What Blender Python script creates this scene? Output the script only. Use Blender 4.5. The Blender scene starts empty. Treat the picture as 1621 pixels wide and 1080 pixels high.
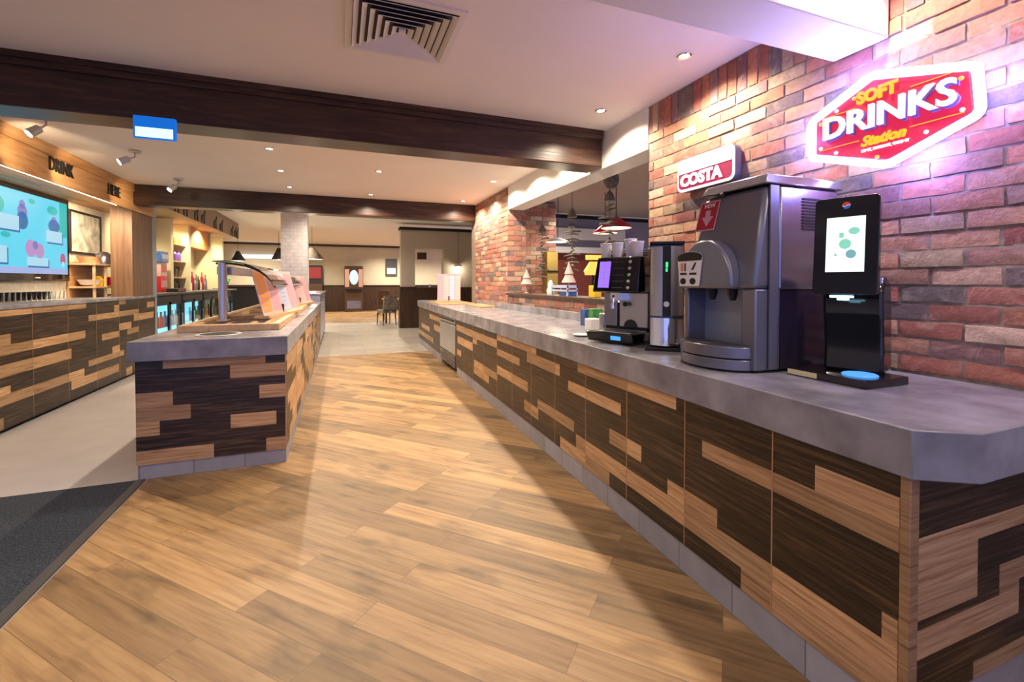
import bpy, math, random
from mathutils import Vector, Matrix
random.seed(7)
R = math.radians
C = bpy.context.scene.collection
sc = bpy.context.scene
CEIL = 2.74

# ------------------------------------------------------------------ materials
def new_mat(name):
    m = bpy.data.materials.new(name); m.use_nodes = True
    nt = m.node_tree; b = nt.nodes['Principled BSDF']
    return m, nt, b
def N(nt, t, **kw):
    n = nt.nodes.new(t)
    for k, v in kw.items():
        if k.startswith('i_'):
            key = k[2:]
            n.inputs[int(key) if key.isdigit() else key.replace('_', ' ')].default_value = v
        else: setattr(n, k, v)
    return n
def c4(c): return (c[0], c[1], c[2], 1)
def plain(name, col, rough=.5, metal=0, noise=0, nscale=20, bump=0, spec=None, coat=0, trans=0, ior=1.45):
    m, nt, b = new_mat(name)
    b.inputs['Base Color'].default_value = c4(col); b.inputs['Roughness'].default_value = rough
    b.inputs['Metallic'].default_value = metal
    if spec is not None: b.inputs['Specular IOR Level'].default_value = spec
    b.inputs['Coat Weight'].default_value = coat
    b.inputs['Transmission Weight'].default_value = trans; b.inputs['IOR'].default_value = ior
    if noise or bump:
        tc = N(nt, 'ShaderNodeTexCoord'); no = N(nt, 'ShaderNodeTexNoise'); no.inputs['Scale'].default_value = nscale
        no.inputs['Detail'].default_value = 6
        nt.links.new(tc.outputs['Object'], no.inputs['Vector'])
        if noise:
            r = N(nt, 'ShaderNodeValToRGB')
            r.color_ramp.elements[0].position = .3; r.color_ramp.elements[1].position = .7
            r.color_ramp.elements[0].color = c4([x * (1 - noise) for x in col])
            r.color_ramp.elements[1].color = c4([min(1, x * (1 + noise)) for x in col])
            nt.links.new(no.outputs[0], r.inputs[0]); nt.links.new(r.outputs[0], b.inputs['Base Color'])
        if bump:
            bm = N(nt, 'ShaderNodeBump'); bm.inputs['Strength'].default_value = bump; bm.inputs['Distance'].default_value = .003
            nt.links.new(no.outputs[0], bm.inputs['Height']); nt.links.new(bm.outputs[0], b.inputs['Normal'])
    return m
def emis(name, col, s, base=(0, 0, 0)):
    m, nt, b = new_mat(name)
    b.inputs['Base Color'].default_value = c4(base); b.inputs['Emission Color'].default_value = c4(col)
    b.inputs['Emission Strength'].default_value = s
    return m
def wood(name, ramp, stretch=(1, 1, 1), rough=.4, scale=6, attr=False, bump=.15, coat=0, dist=.6):
    m, nt, b = new_mat(name)
    tc = N(nt, 'ShaderNodeTexCoord'); mp = N(nt, 'ShaderNodeMapping'); mp.inputs['Scale'].default_value = stretch
    L = nt.links.new
    L(tc.outputs['Object'], mp.inputs['Vector'])
    src = mp.outputs[0]
    if attr:
        at = N(nt, 'ShaderNodeAttribute', attribute_name='col')
        sc_ = N(nt, 'ShaderNodeVectorMath', operation='SCALE'); sc_.inputs['Scale'].default_value = 37
        L(at.outputs['Color'], sc_.inputs[0])
        ad = N(nt, 'ShaderNodeVectorMath', operation='ADD'); L(src, ad.inputs[0]); L(sc_.outputs[0], ad.inputs[1]); src = ad.outputs[0]
    no = N(nt, 'ShaderNodeTexNoise'); no.inputs['Scale'].default_value = scale; no.inputs['Detail'].default_value = 8
    no.inputs['Roughness'].default_value = .62; no.inputs['Distortion'].default_value = dist
    L(src, no.inputs['Vector'])
    r = N(nt, 'ShaderNodeValToRGB'); cr = r.color_ramp
    while len(cr.elements) < len(ramp): cr.elements.new(.5)
    for e, (p, c) in zip(cr.elements, ramp): e.position = p; e.color = c4(c)
    L(no.outputs[0], r.inputs[0]); out = r.outputs[0]
    if attr:
        hv = N(nt, 'ShaderNodeHueSaturation')
        mr = N(nt, 'ShaderNodeMapRange'); mr.inputs['To Min'].default_value = .72; mr.inputs['To Max'].default_value = 1.25
        L(at.outputs['Fac'], mr.inputs[0]); L(mr.outputs[0], hv.inputs['Value']); L(out, hv.inputs['Color']); out = hv.outputs[0]
    L(out, b.inputs['Base Color'])
    b.inputs['Roughness'].default_value = rough; b.inputs['Coat Weight'].default_value = coat
    bm = N(nt, 'ShaderNodeBump'); bm.inputs['Strength'].default_value = bump; bm.inputs['Distance'].default_value = .004
    L(no.outputs[0], bm.inputs['Height']); L(bm.outputs[0], b.inputs['Normal'])
    return m
def mat_floor_wood():
    m, nt, b = new_mat('oak_planks'); L = nt.links.new
    tc = N(nt, 'ShaderNodeTexCoord'); mp = N(nt, 'ShaderNodeMapping'); mp.inputs['Rotation'].default_value = (0, 0, R(46))
    L(tc.outputs['Object'], mp.inputs['Vector'])
    br = N(nt, 'ShaderNodeTexBrick'); br.offset = .37; br.offset_frequency = 2
    for k, v in dict(Scale=1, Bias=0).items(): br.inputs[k].default_value = v
    br.inputs['Brick Width'].default_value = 1.3; br.inputs['Row Height'].default_value = .145
    br.inputs['Mortar Size'].default_value = .0012; br.inputs['Mortar Smooth'].default_value = 0
    br.inputs['Color1'].default_value = (0, 0, 0, 1); br.inputs['Color2'].default_value = (1, 1, 1, 1); br.inputs['Mortar'].default_value = (.5, .5, .5, 1)
    L(mp.outputs[0], br.inputs['Vector'])
    s2 = N(nt, 'ShaderNodeVectorMath', operation='SCALE'); s2.inputs['Scale'].default_value = 19
    L(br.outputs['Color'], s2.inputs[0])
    m2 = N(nt, 'ShaderNodeVectorMath', operation='MULTIPLY'); m2.inputs[1].default_value = (1.0, 16, 1); L(mp.outputs[0], m2.inputs[0])
    ad = N(nt, 'ShaderNodeVectorMath', operation='ADD'); L(m2.outputs[0], ad.inputs[0]); L(s2.outputs[0], ad.inputs[1])
    no = N(nt, 'ShaderNodeTexNoise'); no.inputs['Scale'].default_value = 2.0; no.inputs['Detail'].default_value = 8; no.inputs['Roughness'].default_value = .6; no.inputs['Distortion'].default_value = .15
    L(ad.outputs[0], no.inputs['Vector'])
    m3 = N(nt, 'ShaderNodeVectorMath', operation='MULTIPLY'); m3.inputs[1].default_value = (2.2, 5, 1); L(mp.outputs[0], m3.inputs[0])
    ad3 = N(nt, 'ShaderNodeVectorMath', operation='ADD'); L(m3.outputs[0], ad3.inputs[0]); L(s2.outputs[0], ad3.inputs[1])
    kn = N(nt, 'ShaderNodeTexNoise'); kn.inputs['Scale'].default_value = 1.3; kn.inputs['Detail'].default_value = 3; L(ad3.outputs[0], kn.inputs['Vector'])
    r = N(nt, 'ShaderNodeValToRGB'); cr = r.color_ramp
    for _ in range(2): cr.elements.new(.5)
    for e, (p, c) in zip(cr.elements, [(.22, (.10, .052, .020)), (.38, (.22, .125, .052)), (.55, (.305, .185, .080)), (.78, (.37, .24, .112))]): e.position = p; e.color = c4(c)
    L(no.outputs[0], r.inputs[0])
    mr = N(nt, 'ShaderNodeMapRange'); mr.inputs['To Min'].default_value = .60; mr.inputs['To Max'].default_value = 1.45
    L(br.outputs['Color'], mr.inputs[0])
    kr = N(nt, 'ShaderNodeMapRange'); kr.inputs['From Min'].default_value = .3; kr.inputs['From Max'].default_value = .46; kr.inputs['To Min'].default_value = .55; kr.inputs['To Max'].default_value = 1
    L(kn.outputs[0], kr.inputs[0])
    mu = N(nt, 'ShaderNodeMath', operation='MULTIPLY'); L(mr.outputs[0], mu.inputs[0]); L(kr.outputs[0], mu.inputs[1])
    hs = N(nt, 'ShaderNodeHueSaturation'); L(mu.outputs[0], hs.inputs['Value']); L(r.outputs[0], hs.inputs['Color'])
    mx = N(nt, 'ShaderNodeMix', data_type='RGBA'); L(br.outputs['Fac'], mx.inputs['Factor']); L(hs.outputs[0], mx.inputs[6]); mx.inputs[7].default_value = (.14, .08, .035, 1)
    L(mx.outputs[2], b.inputs['Base Color']); b.inputs['Roughness'].default_value = .5
    bm = N(nt, 'ShaderNodeBump'); bm.inputs['Strength'].default_value = .12; bm.inputs['Distance'].default_value = .002
    L(no.outputs[0], bm.inputs['Height']); L(bm.outputs[0], b.inputs['Normal'])
    return m
def mat_tiles(name, c1, c2, grout, w, h, rough=.4, rotz=0, mortar=.004, plane='XY', bump=.2):
    m, nt, b = new_mat(name); L = nt.links.new
    tc = N(nt, 'ShaderNodeTexCoord'); mp = N(nt, 'ShaderNodeMapping')
    mp.inputs['Rotation'].default_value = {'XY': (0, 0, rotz), 'XZ': (R(-90), 0, 0), 'YZ': (0, R(-90), R(-90))}[plane]
    L(tc.outputs['Object'], mp.inputs['Vector'])
    br = N(nt, 'ShaderNodeTexBrick')
    br.inputs['Scale'].default_value = 1; br.inputs['Brick Width'].default_value = w; br.inputs['Row Height'].default_value = h
    br.inputs['Mortar Size'].default_value = mortar; br.inputs['Color1'].default_value = c4(c1); br.inputs['Color2'].default_value = c4(c2); br.inputs['Mortar'].default_value = c4(grout)
    L(mp.outputs[0], br.inputs['Vector'])
    no = N(nt, 'ShaderNodeTexNoise'); no.inputs['Scale'].default_value = 9; no.inputs['Detail'].default_value = 7; L(tc.outputs['Object'], no.inputs['Vector'])
    mr = N(nt, 'ShaderNodeMapRange'); mr.inputs['To Min'].default_value = .75; mr.inputs['To Max'].default_value = 1.25; L(no.outputs[0], mr.inputs[0])
    hs = N(nt, 'ShaderNodeHueSaturation'); L(mr.outputs[0], hs.inputs['Value']); L(br.outputs[0], hs.inputs['Color'])
    L(hs.outputs[0], b.inputs['Base Color']); b.inputs['Roughness'].default_value = rough
    bm = N(nt, 'ShaderNodeBump'); bm.inputs['Strength'].default_value = bump; bm.inputs['Distance'].default_value = .003; bm.invert = True
    L(br.outputs['Fac'], bm.inputs['Height']); L(bm.outputs[0], b.inputs['Normal'])
    return m
def mat_brick():
    m, nt, b = new_mat('rustic_brick'); L = nt.links.new
    at = N(nt, 'ShaderNodeAttribute', attribute_name='col'); tc = N(nt, 'ShaderNodeTexCoord')
    no = N(nt, 'ShaderNodeTexNoise'); no.inputs['Scale'].default_value = 38; no.inputs['Detail'].default_value = 8; no.inputs['Roughness'].default_value = .68
    n2 = N(nt, 'ShaderNodeTexNoise'); n2.inputs['Scale'].default_value = 9; n2.inputs['Detail'].default_value = 4; n2.inputs['Distortion'].default_value = 1.5
    L(tc.outputs['Object'], no.inputs['Vector']); L(tc.outputs['Object'], n2.inputs['Vector'])
    mr = N(nt, 'ShaderNodeMapRange'); mr.inputs['From Min'].default_value = .25; mr.inputs['From Max'].default_value = .75; mr.inputs['To Min'].default_value = .7; mr.inputs['To Max'].default_value = 1.3
    L(no.outputs[0], mr.inputs[0])
    hs = N(nt, 'ShaderNodeHueSaturation'); L(mr.outputs[0], hs.inputs['Value']); L(at.outputs['Color'], hs.inputs['Color'])
    rr = N(nt, 'ShaderNodeMapRange'); rr.inputs['From Min'].default_value = .55; rr.inputs['From Max'].default_value = .75; rr.inputs['To Max'].default_value = .45
    L(n2.outputs[0], rr.inputs[0])
    mx = N(nt, 'ShaderNodeMix', data_type='RGBA'); L(rr.outputs[0], mx.inputs['Factor']); L(hs.outputs[0], mx.inputs[6]); mx.inputs[7].default_value = (.5, .38, .3, 1)
    L(mx.outputs[2], b.inputs['Base Color']); b.inputs['Roughness'].default_value = .85
    ad = N(nt, 'ShaderNodeMath', operation='ADD'); L(no.outputs[0], ad.inputs[0]); L(n2.outputs[0], ad.inputs[1])
    bm = N(nt, 'ShaderNodeBump'); bm.inputs['Strength'].default_value = .8; bm.inputs['Distance'].default_value = .006
    L(ad.outputs[0], bm.inputs['Height']); L(bm.outputs[0], b.inputs['Normal'])
    return m

M = {}
LC = (1, .83, .62)
M['floor_wood'] = mat_floor_wood()
M['vinyl'] = plain('grey_vinyl', (.42, .40, .41), .45, noise=.06, nscale=4)
M['grey_tile'] = mat_tiles('grey_stone_tiles', (.36, .32, .28), (.44, .40, .35), (.25, .22, .19), .9, .45, .35)
M['mat'] = plain('charcoal_carpet', (.028, .036, .052), .95, noise=.9, nscale=110, bump=.9)
M['ceiling'] = plain('ceiling_plaster', (.88, .83, .79), .8, noise=.02, nscale=2)
M['white'] = plain('white_paint', (.8, .77, .72), .6)
M['cream'] = plain('cream_paint', (.62, .56, .42), .7, noise=.04, nscale=2)
M['greypaint'] = plain('warm_grey_paint', (.52, .45, .37), .7)
M['lilac'] = plain('lilac_grey_paint', (.33, .31, .38), .7)
M['maroon'] = plain('maroon_paint', (.22, .05, .03), .7)
M['darkbeam'] = wood('dark_stained_beam', [(.3, (.014, .005, .003)), (.5, (.04, .015, .008)), (.72, (.10, .042, .022))], (1.1, 14, 14), .33, 2.2, bump=.35)
M['dado'] = wood('dark_dado', [(.3, (.03, .012, .006)), (.7, (.075, .035, .018))], (8, 8, .6), .45, 3)
M['dark_plank'] = wood('dark_oak_plank', [(.34, (.006, .0035, .0024)), (.48, (.02, .0105, .006)), (.58, (.055, .029, .014)), (.74, (.14, .074, .032))], (1, 1.3, 34), .38, 2.4, True, .4)
M['light_plank'] = wood('light_oak_plank', [(.32, (.22, .11, .05)), (.5, (.40, .235, .115)), (.7, (.52, .33, .18))], (1, 1.3, 34), .42, 2.4, True, .3)
M['dark_plank_x'] = wood('dark_oak_plank_end', [(.34, (.006, .0035, .0024)), (.48, (.02, .0105, .006)), (.58, (.055, .029, .014)), (.74, (.14, .074, .032))], (1.3, 1, 34), .38, 2.4, True, .4)
M['light_plank_x'] = wood('light_oak_plank_end', [(.32, (.22, .11, .05)), (.5, (.40, .235, .115)), (.7, (.52, .33, .18))], (1.3, 1, 34), .42, 2.4, True, .3)
M['pine'] = wood('orange_pine', [(.3, (.33, .145, .05)), (.5, (.48, .25, .10)), (.7, (.58, .35, .17))], (9, .9, 9), .5, 2, bump=.1)
M['pine_v'] = wood('brown_upright_boards', [(.3, (.10, .045, .022)), (.5, (.165, .085, .043)), (.7, (.23, .13, .07))], (10, 10, .6), .5, 2, bump=.1)
M['beech'] = wood('beech_wood', [(.3, (.44, .25, .12)), (.7, (.62, .42, .24))], (6, 1, 6), .45, 3)
M['trim'] = plain('copper_edge_trim', (.42, .24, .14), .4, metal=.3)
M['worktop'] = plain('grey_concrete_worktop', (.235, .23, .26), .26, noise=.35, nscale=6, bump=.08, spec=.6)
M['plinth'] = mat_tiles('grey_stone_plinth', (.24, .235, .26), (.31, .30, .33), (.14, .13, .14), .31, .3, .5, plane='YZ', mortar=.003)
M['plinth_x'] = mat_tiles('grey_stone_plinth_end', (.24, .235, .26), (.31, .30, .33), (.14, .13, .14), .31, .3, .5, plane='XZ', mortar=.003)
M['brick'] = mat_brick()
M['mortar'] = plain('mortar', (.30, .235, .19), .95, noise=.3, nscale=30, bump=.8)
M['coltile'] = mat_tiles('white_glazed_tiles', (.66, .60, .60), (.72, .66, .66), (.5, .45, .45), .15, .075, .25, plane='XZ', mortar=.003)
M['steel'] = plain('brushed_steel', (.55, .55, .58), .3, 1, noise=.05, nscale=3)
M['steel_d'] = plain('grey_machine_steel', (.33, .33, .38), .22, .9, noise=.06, nscale=3)
M['chrome'] = plain('chrome', (.85, .85, .88), .08, 1)
M['silverpl'] = plain('silver_plastic', (.20, .20, .245), .3, .6)
M['black'] = plain('gloss_black', (.006, .006, .008), .12, coat=.4)
M['blackm'] = plain('matt_black', (.012, .012, .014), .55)
M['dgrey'] = plain('dark_grey_plastic', (.05, .05, .055), .5)
M['whitepl'] = plain('white_plastic', (.8, .8, .8), .4)
M['paper'] = plain('white_paper', (.8, .78, .76), .6)
M['red'] = plain('red_plastic', (.6, .02, .03), .4)
M['darkred'] = plain('dark_red_label', (.36, .01, .03), .45)
M['blue'] = plain('blue_plastic', (.04, .10, .32), .4, noise=.4, nscale=30)
M['green'] = plain('green_plastic', (.06, .26, .07), .4, noise=.5, nscale=30)
M['yellow'] = plain('yellow_plastic', (.8, .5, .02), .4)
M['orange'] = plain('orange_paint', (.75, .28, .08), .6)
M['glass'] = plain('clear_glass', (.95, .97, 1), .03, trans=1, ior=1.2)
M['purple'] = plain('purple_ink', (.22, .12, .5), .5)
M['pink'] = plain('pink_ink', (.58, .30, .36), .5)
M['palepink'] = plain('pale_pink_card', (.62, .42, .40), .5)
M['paleblue'] = plain('pale_blue_card', (.42, .48, .66), .5)
M['lineink'] = plain('soft_mauve_ink', (.42, .28, .42), .5)
M['branch'] = plain('grey_driftwood', (.16, .13, .10), .8, noise=.4, nscale=30)
M['canvas'] = plain('checked_fabric', (.2, .17, .13), .9, noise=.6, nscale=14)
M['chairwood'] = plain('dark_chair_wood', (.06, .03, .015), .5)
M['e_lamp'] = emis('downlight_glow', (1, .9, .75), 14)
M['e_spot'] = emis('spotlight_glow', (1, .93, .82), 16)
M['e_neon'] = emis('neon_tube', (.64, .58, 1), 17)
M['e_neonwhite'] = emis('lit_white_letter', (1, .93, 1), 1.25)
M['e_neonred'] = emis('lit_red_panel', (.80, .015, .09), .75, (.3, .01, .02))
M['e_neonyel'] = emis('lit_yellow_letter', (1, .66, .02), .95)
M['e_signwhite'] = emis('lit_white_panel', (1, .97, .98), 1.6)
M['e_signrim'] = emis('lit_pink_rim', (1, .82, .9), 1.3)
M['e_costared'] = emis('lit_maroon_panel', (.42, .02, .10), .75, (.2, .01, .03))
M['e_tv'] = emis('screen_cyan', (.12, .70, .92), .95)
M['e_tv2'] = emis('screen_pale', (.45, .78, .95), .9)
M['e_tvgreen'] = emis('screen_green', (.0, .62, .6), .8)
M['e_tvpurple'] = emis('screen_purple', (.25, .25, .65), .8)
M['e_tvblue'] = emis('screen_dark_blue', (.02, .2, .5), .8)
M['e_tvpink'] = emis('screen_pink', (.6, .35, .7), .8)
M['e_tvred'] = emis('screen_red', (.6, .12, .3), .8)
M['e_tvbar'] = emis('screen_lavender', (.4, .5, .85), .9)
M['e_screen'] = emis('touch_screen_white', (.82, 1, .98), 1.25)
M['e_scrgreen'] = emis('touch_screen_green', (.3, .8, .6), .9)
M['e_scrteal'] = emis('touch_screen_teal', (.25, .55, .6), .8)
M['e_led'] = emis('blue_white_led', (.35, .8, 1), 5)
M['e_blueled'] = emis('blue_ring_led', (.08, .35, .95), 1.3)
M['e_purple'] = emis('violet_display', (.38, .18, 1), 1.1)
M['e_green'] = emis('green_digit', (.05, 1, .25), 1.5)
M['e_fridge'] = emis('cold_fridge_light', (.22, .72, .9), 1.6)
M['e_fridge2'] = emis('dim_green_fridge_light', (.25, .35, .2), .5)
M['e_exitblue'] = emis('lit_blue_panel', (.0, .18, .8), .8)
M['e_exit'] = emis('lit_exit_panel', (.55, 1, .95), 1.6)
M['e_strip'] = emis('warm_strip_light', (1, .74, .42), 38)
M['e_shade'] = emis('glowing_shade', (1, .85, .6), 1.6)
M['e_amber'] = emis('amber_shade', (1, .5, .08), 1.6)
M['e_game'] = emis('game_screen', (.7, .95, .95), 1.2)
M['e_gamepink'] = emis('game_panel_pink', (.9, .4, .25), .9)
M['e_gamered'] = emis('red_display', (.6, .03, .03), .7)

# ------------------------------------------------------------------ mesh builder
class B:
    def __init__(s): s.v = []; s.f = []; s.m = []; s.c = []
    def add(s, vs, fs, m=0, M_=None, col=None):
        o = len(s.v)
        s.v += [tuple(M_ @ Vector(p)) if M_ is not None else tuple(p) for p in vs]
        for f in fs: s.f.append([i + o for i in f]); s.m.append(m); s.c.append(col)
        return s
    def hexa(s, p, m=0, M_=None, col=None):   # p: 8 points, bottom ring then top ring
        return s.add(p, [(0, 3, 2, 1), (4, 5, 6, 7), (0, 1, 5, 4), (1, 2, 6, 5), (2, 3, 7, 6), (3, 0, 4, 7)], m, M_, col)
    def box(s, x0, x1, y0, y1, z0, z1, m=0, M_=None, col=None):
        return s.hexa([(x0, y0, z0), (x1, y0, z0), (x1, y1, z0), (x0, y1, z0), (x0, y0, z1), (x1, y0, z1), (x1, y1, z1), (x0, y1, z1)], m, M_, col)
    def prism(s, poly, z0, z1, m=0, M_=None):
        n = len(poly)
        vs = [(x, y, z0) for x, y in poly] + [(x, y, z1) for x, y in poly]
        fs = [tuple(range(n - 1, -1, -1)), tuple(range(n, 2 * n))] + [(i, (i + 1) % n, n + (i + 1) % n, n + i) for i in range(n)]
        return s.add(vs, fs, m, M_)
    def lathe(s, prof, n=24, m=0, M_=None, cap=True):
        vs = []; fs = []
        for r, z in prof:
            for k in range(n): a = 2 * math.pi * k / n; vs.append((r * math.cos(a), r * math.sin(a), z))
        for i in range(len(prof) - 1):
            for k in range(n): fs.append((i * n + k, i * n + (k + 1) % n, (i + 1) * n + (k + 1) % n, (i + 1) * n + k))
        if cap: fs.append(tuple(range(n - 1, -1, -1))); fs.append(tuple((len(prof) - 1) * n + k for k in range(n)))
        return s.add(vs, fs, m, M_)
    def tube(s, pts, r, n=10, m=0, closed=False, M_=None):
        pts = [Vector(p) for p in pts]; L = len(pts); vs = []; fs = []
        for i, p in enumerate(pts):
            a = pts[i - 1] if (i or closed) else p; b = pts[(i + 1) % L] if (i < L - 1 or closed) else p
            t = (b - a).normalized(); u = t.orthogonal() if i == 0 else (pu - t * pu.dot(t))
            u.normalize(); pu = u; w = t.cross(u)
            rr = r[i] if isinstance(r, (list, tuple)) else r
            for k in range(n): q = 2 * math.pi * k / n; vs.append(p + (u * math.cos(q) + w * math.sin(q)) * rr)
        for i in range(L if closed else L - 1):
            j = (i + 1) % L
            for k in range(n): fs.append((i * n + k, i * n + (k + 1) % n, j * n + (k + 1) % n, j * n + k))
        if not closed: fs.append(tuple(range(n - 1, -1, -1))); fs.append(tuple((L - 1) * n + k for k in range(n)))
        return s.add(vs, fs, m, M_)
    def ball(s, c, r, n=14, m=0, sz=1, M_=None):
        prof = [(r * math.sin(math.pi * i / 8), -r * sz * math.cos(math.pi * i / 8)) for i in range(1, 8)]
        T = Matrix.Translation(c); return s.lathe(prof, n, m, (M_ @ T) if M_ is not None else T)
def obj(name, b, mats, parent=None, loc=None, smooth=True, bevel=0, world=True):
    """one mesh object; with world=True the vertices are world coordinates and the parent's (unrotated) place is taken off"""
    off = Vector((0, 0, 0))
    if parent is not None and world:
        p = parent
        while p is not None: off += p.location; p = p.parent
    if loc is not None: off = Vector(loc)
    me = bpy.data.meshes.new(name)
    me.from_pydata([tuple(Vector(v) - off) for v in b.v] if world else b.v, [], b.f)
    if not isinstance(mats, (list, tuple)): mats = [mats]
    for mm in mats: me.materials.append(M[mm] if isinstance(mm, str) else mm)
    me.polygons.foreach_set('material_index', b.m)
    if any(c is not None for c in b.c):
        at = me.attributes.new('col', 'FLOAT_COLOR', 'CORNER'); d = []
        for p in me.polygons:
            c = b.c[p.index] or (.5, .5, .5)
            for _ in p.loop_indices: d += [c[0], c[1], c[2], 1]
        at.data.foreach_set('color', d)
    me.update(); me.validate()
    if smooth:
        me.polygons.foreach_set('use_smooth', [True] * len(me.polygons)); me.set_sharp_from_angle(angle=R(35))
    o = bpy.data.objects.new(name, me); C.objects.link(o)
    if parent is not None: o.parent = parent
    if loc is not None: o.location = loc
    if bevel:
        md = o.modifiers.new('bevel', 'BEVEL'); md.width = bevel; md.segments = 2; md.limit_method = 'ANGLE'; md.angle_limit = R(40)
    return o
def tag(o, label, cat, group=None):
    o['label'] = label; o['category'] = cat
    if group: o['group'] = group
    return o
def thing(name, label, cat, loc, rotz=0, group=None):
    o = bpy.data.objects.new(name, None); C.objects.link(o); o.empty_display_size = .1
    o.location = loc; o.rotation_euler = (0, 0, rotz)
    return tag(o, label, cat, group)
def struct(name, b, mats, **kw):
    o = obj(name, b, mats, **kw); o['kind'] = 'structure'; return o
def dup(o, parent=None):
    c = o.copy(); C.objects.link(c)
    if parent is not None: c.parent = parent
    for ch in list(o.children): dup(ch, c)
    return c
def text(name, s, size, ext, mtx, mat, parent, align='CENTER', shear=0, bold=0, sx=1, label=None):
    cu = bpy.data.curves.new(name, 'FONT'); cu.body = s; cu.size = size; cu.extrude = ext; cu.align_x = align; cu.align_y = 'CENTER'
    cu.shear = shear; cu.offset = bold; cu.resolution_u = 3
    t = bpy.data.objects.new(name + '_c', cu); C.objects.link(t)
    bpy.context.view_layer.update()
    me = bpy.data.meshes.new_from_object(t.evaluated_get(bpy.context.evaluated_depsgraph_get()))
    bpy.data.objects.remove(t); bpy.data.curves.remove(cu)
    for v in me.vertices: v.co.x *= sx
    me.transform(mtx); me.materials.clear(); me.materials.append(M[mat]); me.name = name
    o = bpy.data.objects.new(name, me); C.objects.link(o)
    if parent is not None: o.parent = parent
    if label: o['label'] = label
    return o
def frame_mtx(origin, xdir, ydir):
    x = Vector(xdir).normalized(); y = Vector(ydir).normalized(); z = x.cross(y)
    m = Matrix((x, y, z)).transposed().to_4x4(); m.translation = Vector(origin); return m
WALLR = lambda y, z, x=2.32: frame_mtx((x, y, z), (0, -1, 0), (0, 0, 1))     # face towards -X, text runs towards the camera

# ------------------------------------------------------------------ room shell
fb = B().box(-1.22, 4.2, -3.5, 8.75, -.05, 0); struct('floor', fb, 'floor_wood')
struct('floor_serving', B().box(-5, -1.22, 3.74, 8.75, -.05, 0), 'vinyl')
struct('floor_entrance', B().box(-5, -1.22, -3.5, 3.74, -.05, 0), 'vinyl')
struct('floor_passage', B().box(-7, 8, 8.75, 15.9, -.05, 0), 'grey_tile')
struct('floor_far', B().box(-7, 8, 15.9, 22.6, -.05, 0), 'floor_wood')
struct('floor_dining', B().box(4.2, 9, -.5, 8.75, -.05, 0), 'vinyl')
struct('ceiling', B().box(-5, 2.6, -1.2, 8.3, CEIL, CEIL + .12), 'ceiling')
struct('ceiling_dining', B().box(2.6, 9, -.5, 8.6, CEIL, CEIL + .1), 'greypaint')
struct('ceiling_far', B().box(-7, 8, 8.3, 22.6, 3.05, 3.17), 'ceiling')
struct('wall_far', B().box(-7, 8, 22.3, 22.5, 1.18, 3.05), 'cream')
struct('trim_1', B().box(-7, 8, 22.2, 22.3, 0, 1.18).box(-7, 8, 22.16, 22.3, 1.16, 1.2), 'dado')
struct('trim_2', B().box(-7, 8, 22.2, 22.3, 2.96, 3.05), 'dado')
struct('wall_far_left', B().box(-7, -6.9, 8.8, 22.3, 0, 3.05), 'cream')
struct('wall_left', B().box(-3.5, -3.37, 3.7, 8.75, 0, CEIL), plain('pale_wall_finish', (.75, .68, .55), .6, noise=.12, nscale=18))
struct('wall_left_near', B().box(-5, -4.9, -3.5, 3.7, 0, CEIL), 'white')
struct('wall_left_return', B().box(-5, -3.5, 3.7, 3.82, 0, CEIL), 'white')
struct('wall_dining_back', B().box(2.6, 9, 8.5, 8.6, 0, CEIL), 'lilac')
struct('trim_3', B().box(3.6, 9, 8.46, 8.5, CEIL - .07, CEIL), 'blackm')
struct('wall_dining_right', B().box(9, 9.1, -.5, 8.6, 0, CEIL), 'lilac')
struct('wall_dining_panel', B().box(4.15, 6.6, 8.42, 8.5, .5, 1.95), 'maroon')
struct('trim_4', B().box(3.95, 5.7, 8.2, 8.5, 1.93, 2.05).box(3.95, 5.7, 8.2, 8.5, 2.2, 2.43), 'white')
struct('trim_5', B().box(3.95, 4.07, 8.2, 8.42, 0, 1.93), 'white')
# upper beams
def beam(name, x0, x1, y0, y1, z0, z1, mat): return struct(name, B().box(x0, x1, y0, y1, z0, z1), mat, bevel=.008, smooth=False)
beam('ceiling_beam', -4.9, 2.31, 3.70, 3.97, 2.412, CEIL + .02, 'darkbeam')
struct('trim_6', B().box(-4.9, 2.30, 3.675, 3.70, 2.66, CEIL).box(-4.9, 2.30, 3.66, 3.675, 2.70, CEIL), 'darkbeam')
beam('ceiling_beam_2', -2.76, 2.33, 8.03, 8.3, 2.45, CEIL + .02, 'darkbeam')
struct('ceiling_step', B().box(-7, 8, 8.302, 8.34, CEIL - .02, 3.05), 'ceiling')
beam('ceiling_beam_white', -5, 2.32, 1.325, 1.57, 2.43, CEIL + .02, 'white')
beam('ceiling_beam_side', 2.325, 2.58, 3.042, 6.29, 2.40, CEIL + .02, 'white')

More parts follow.
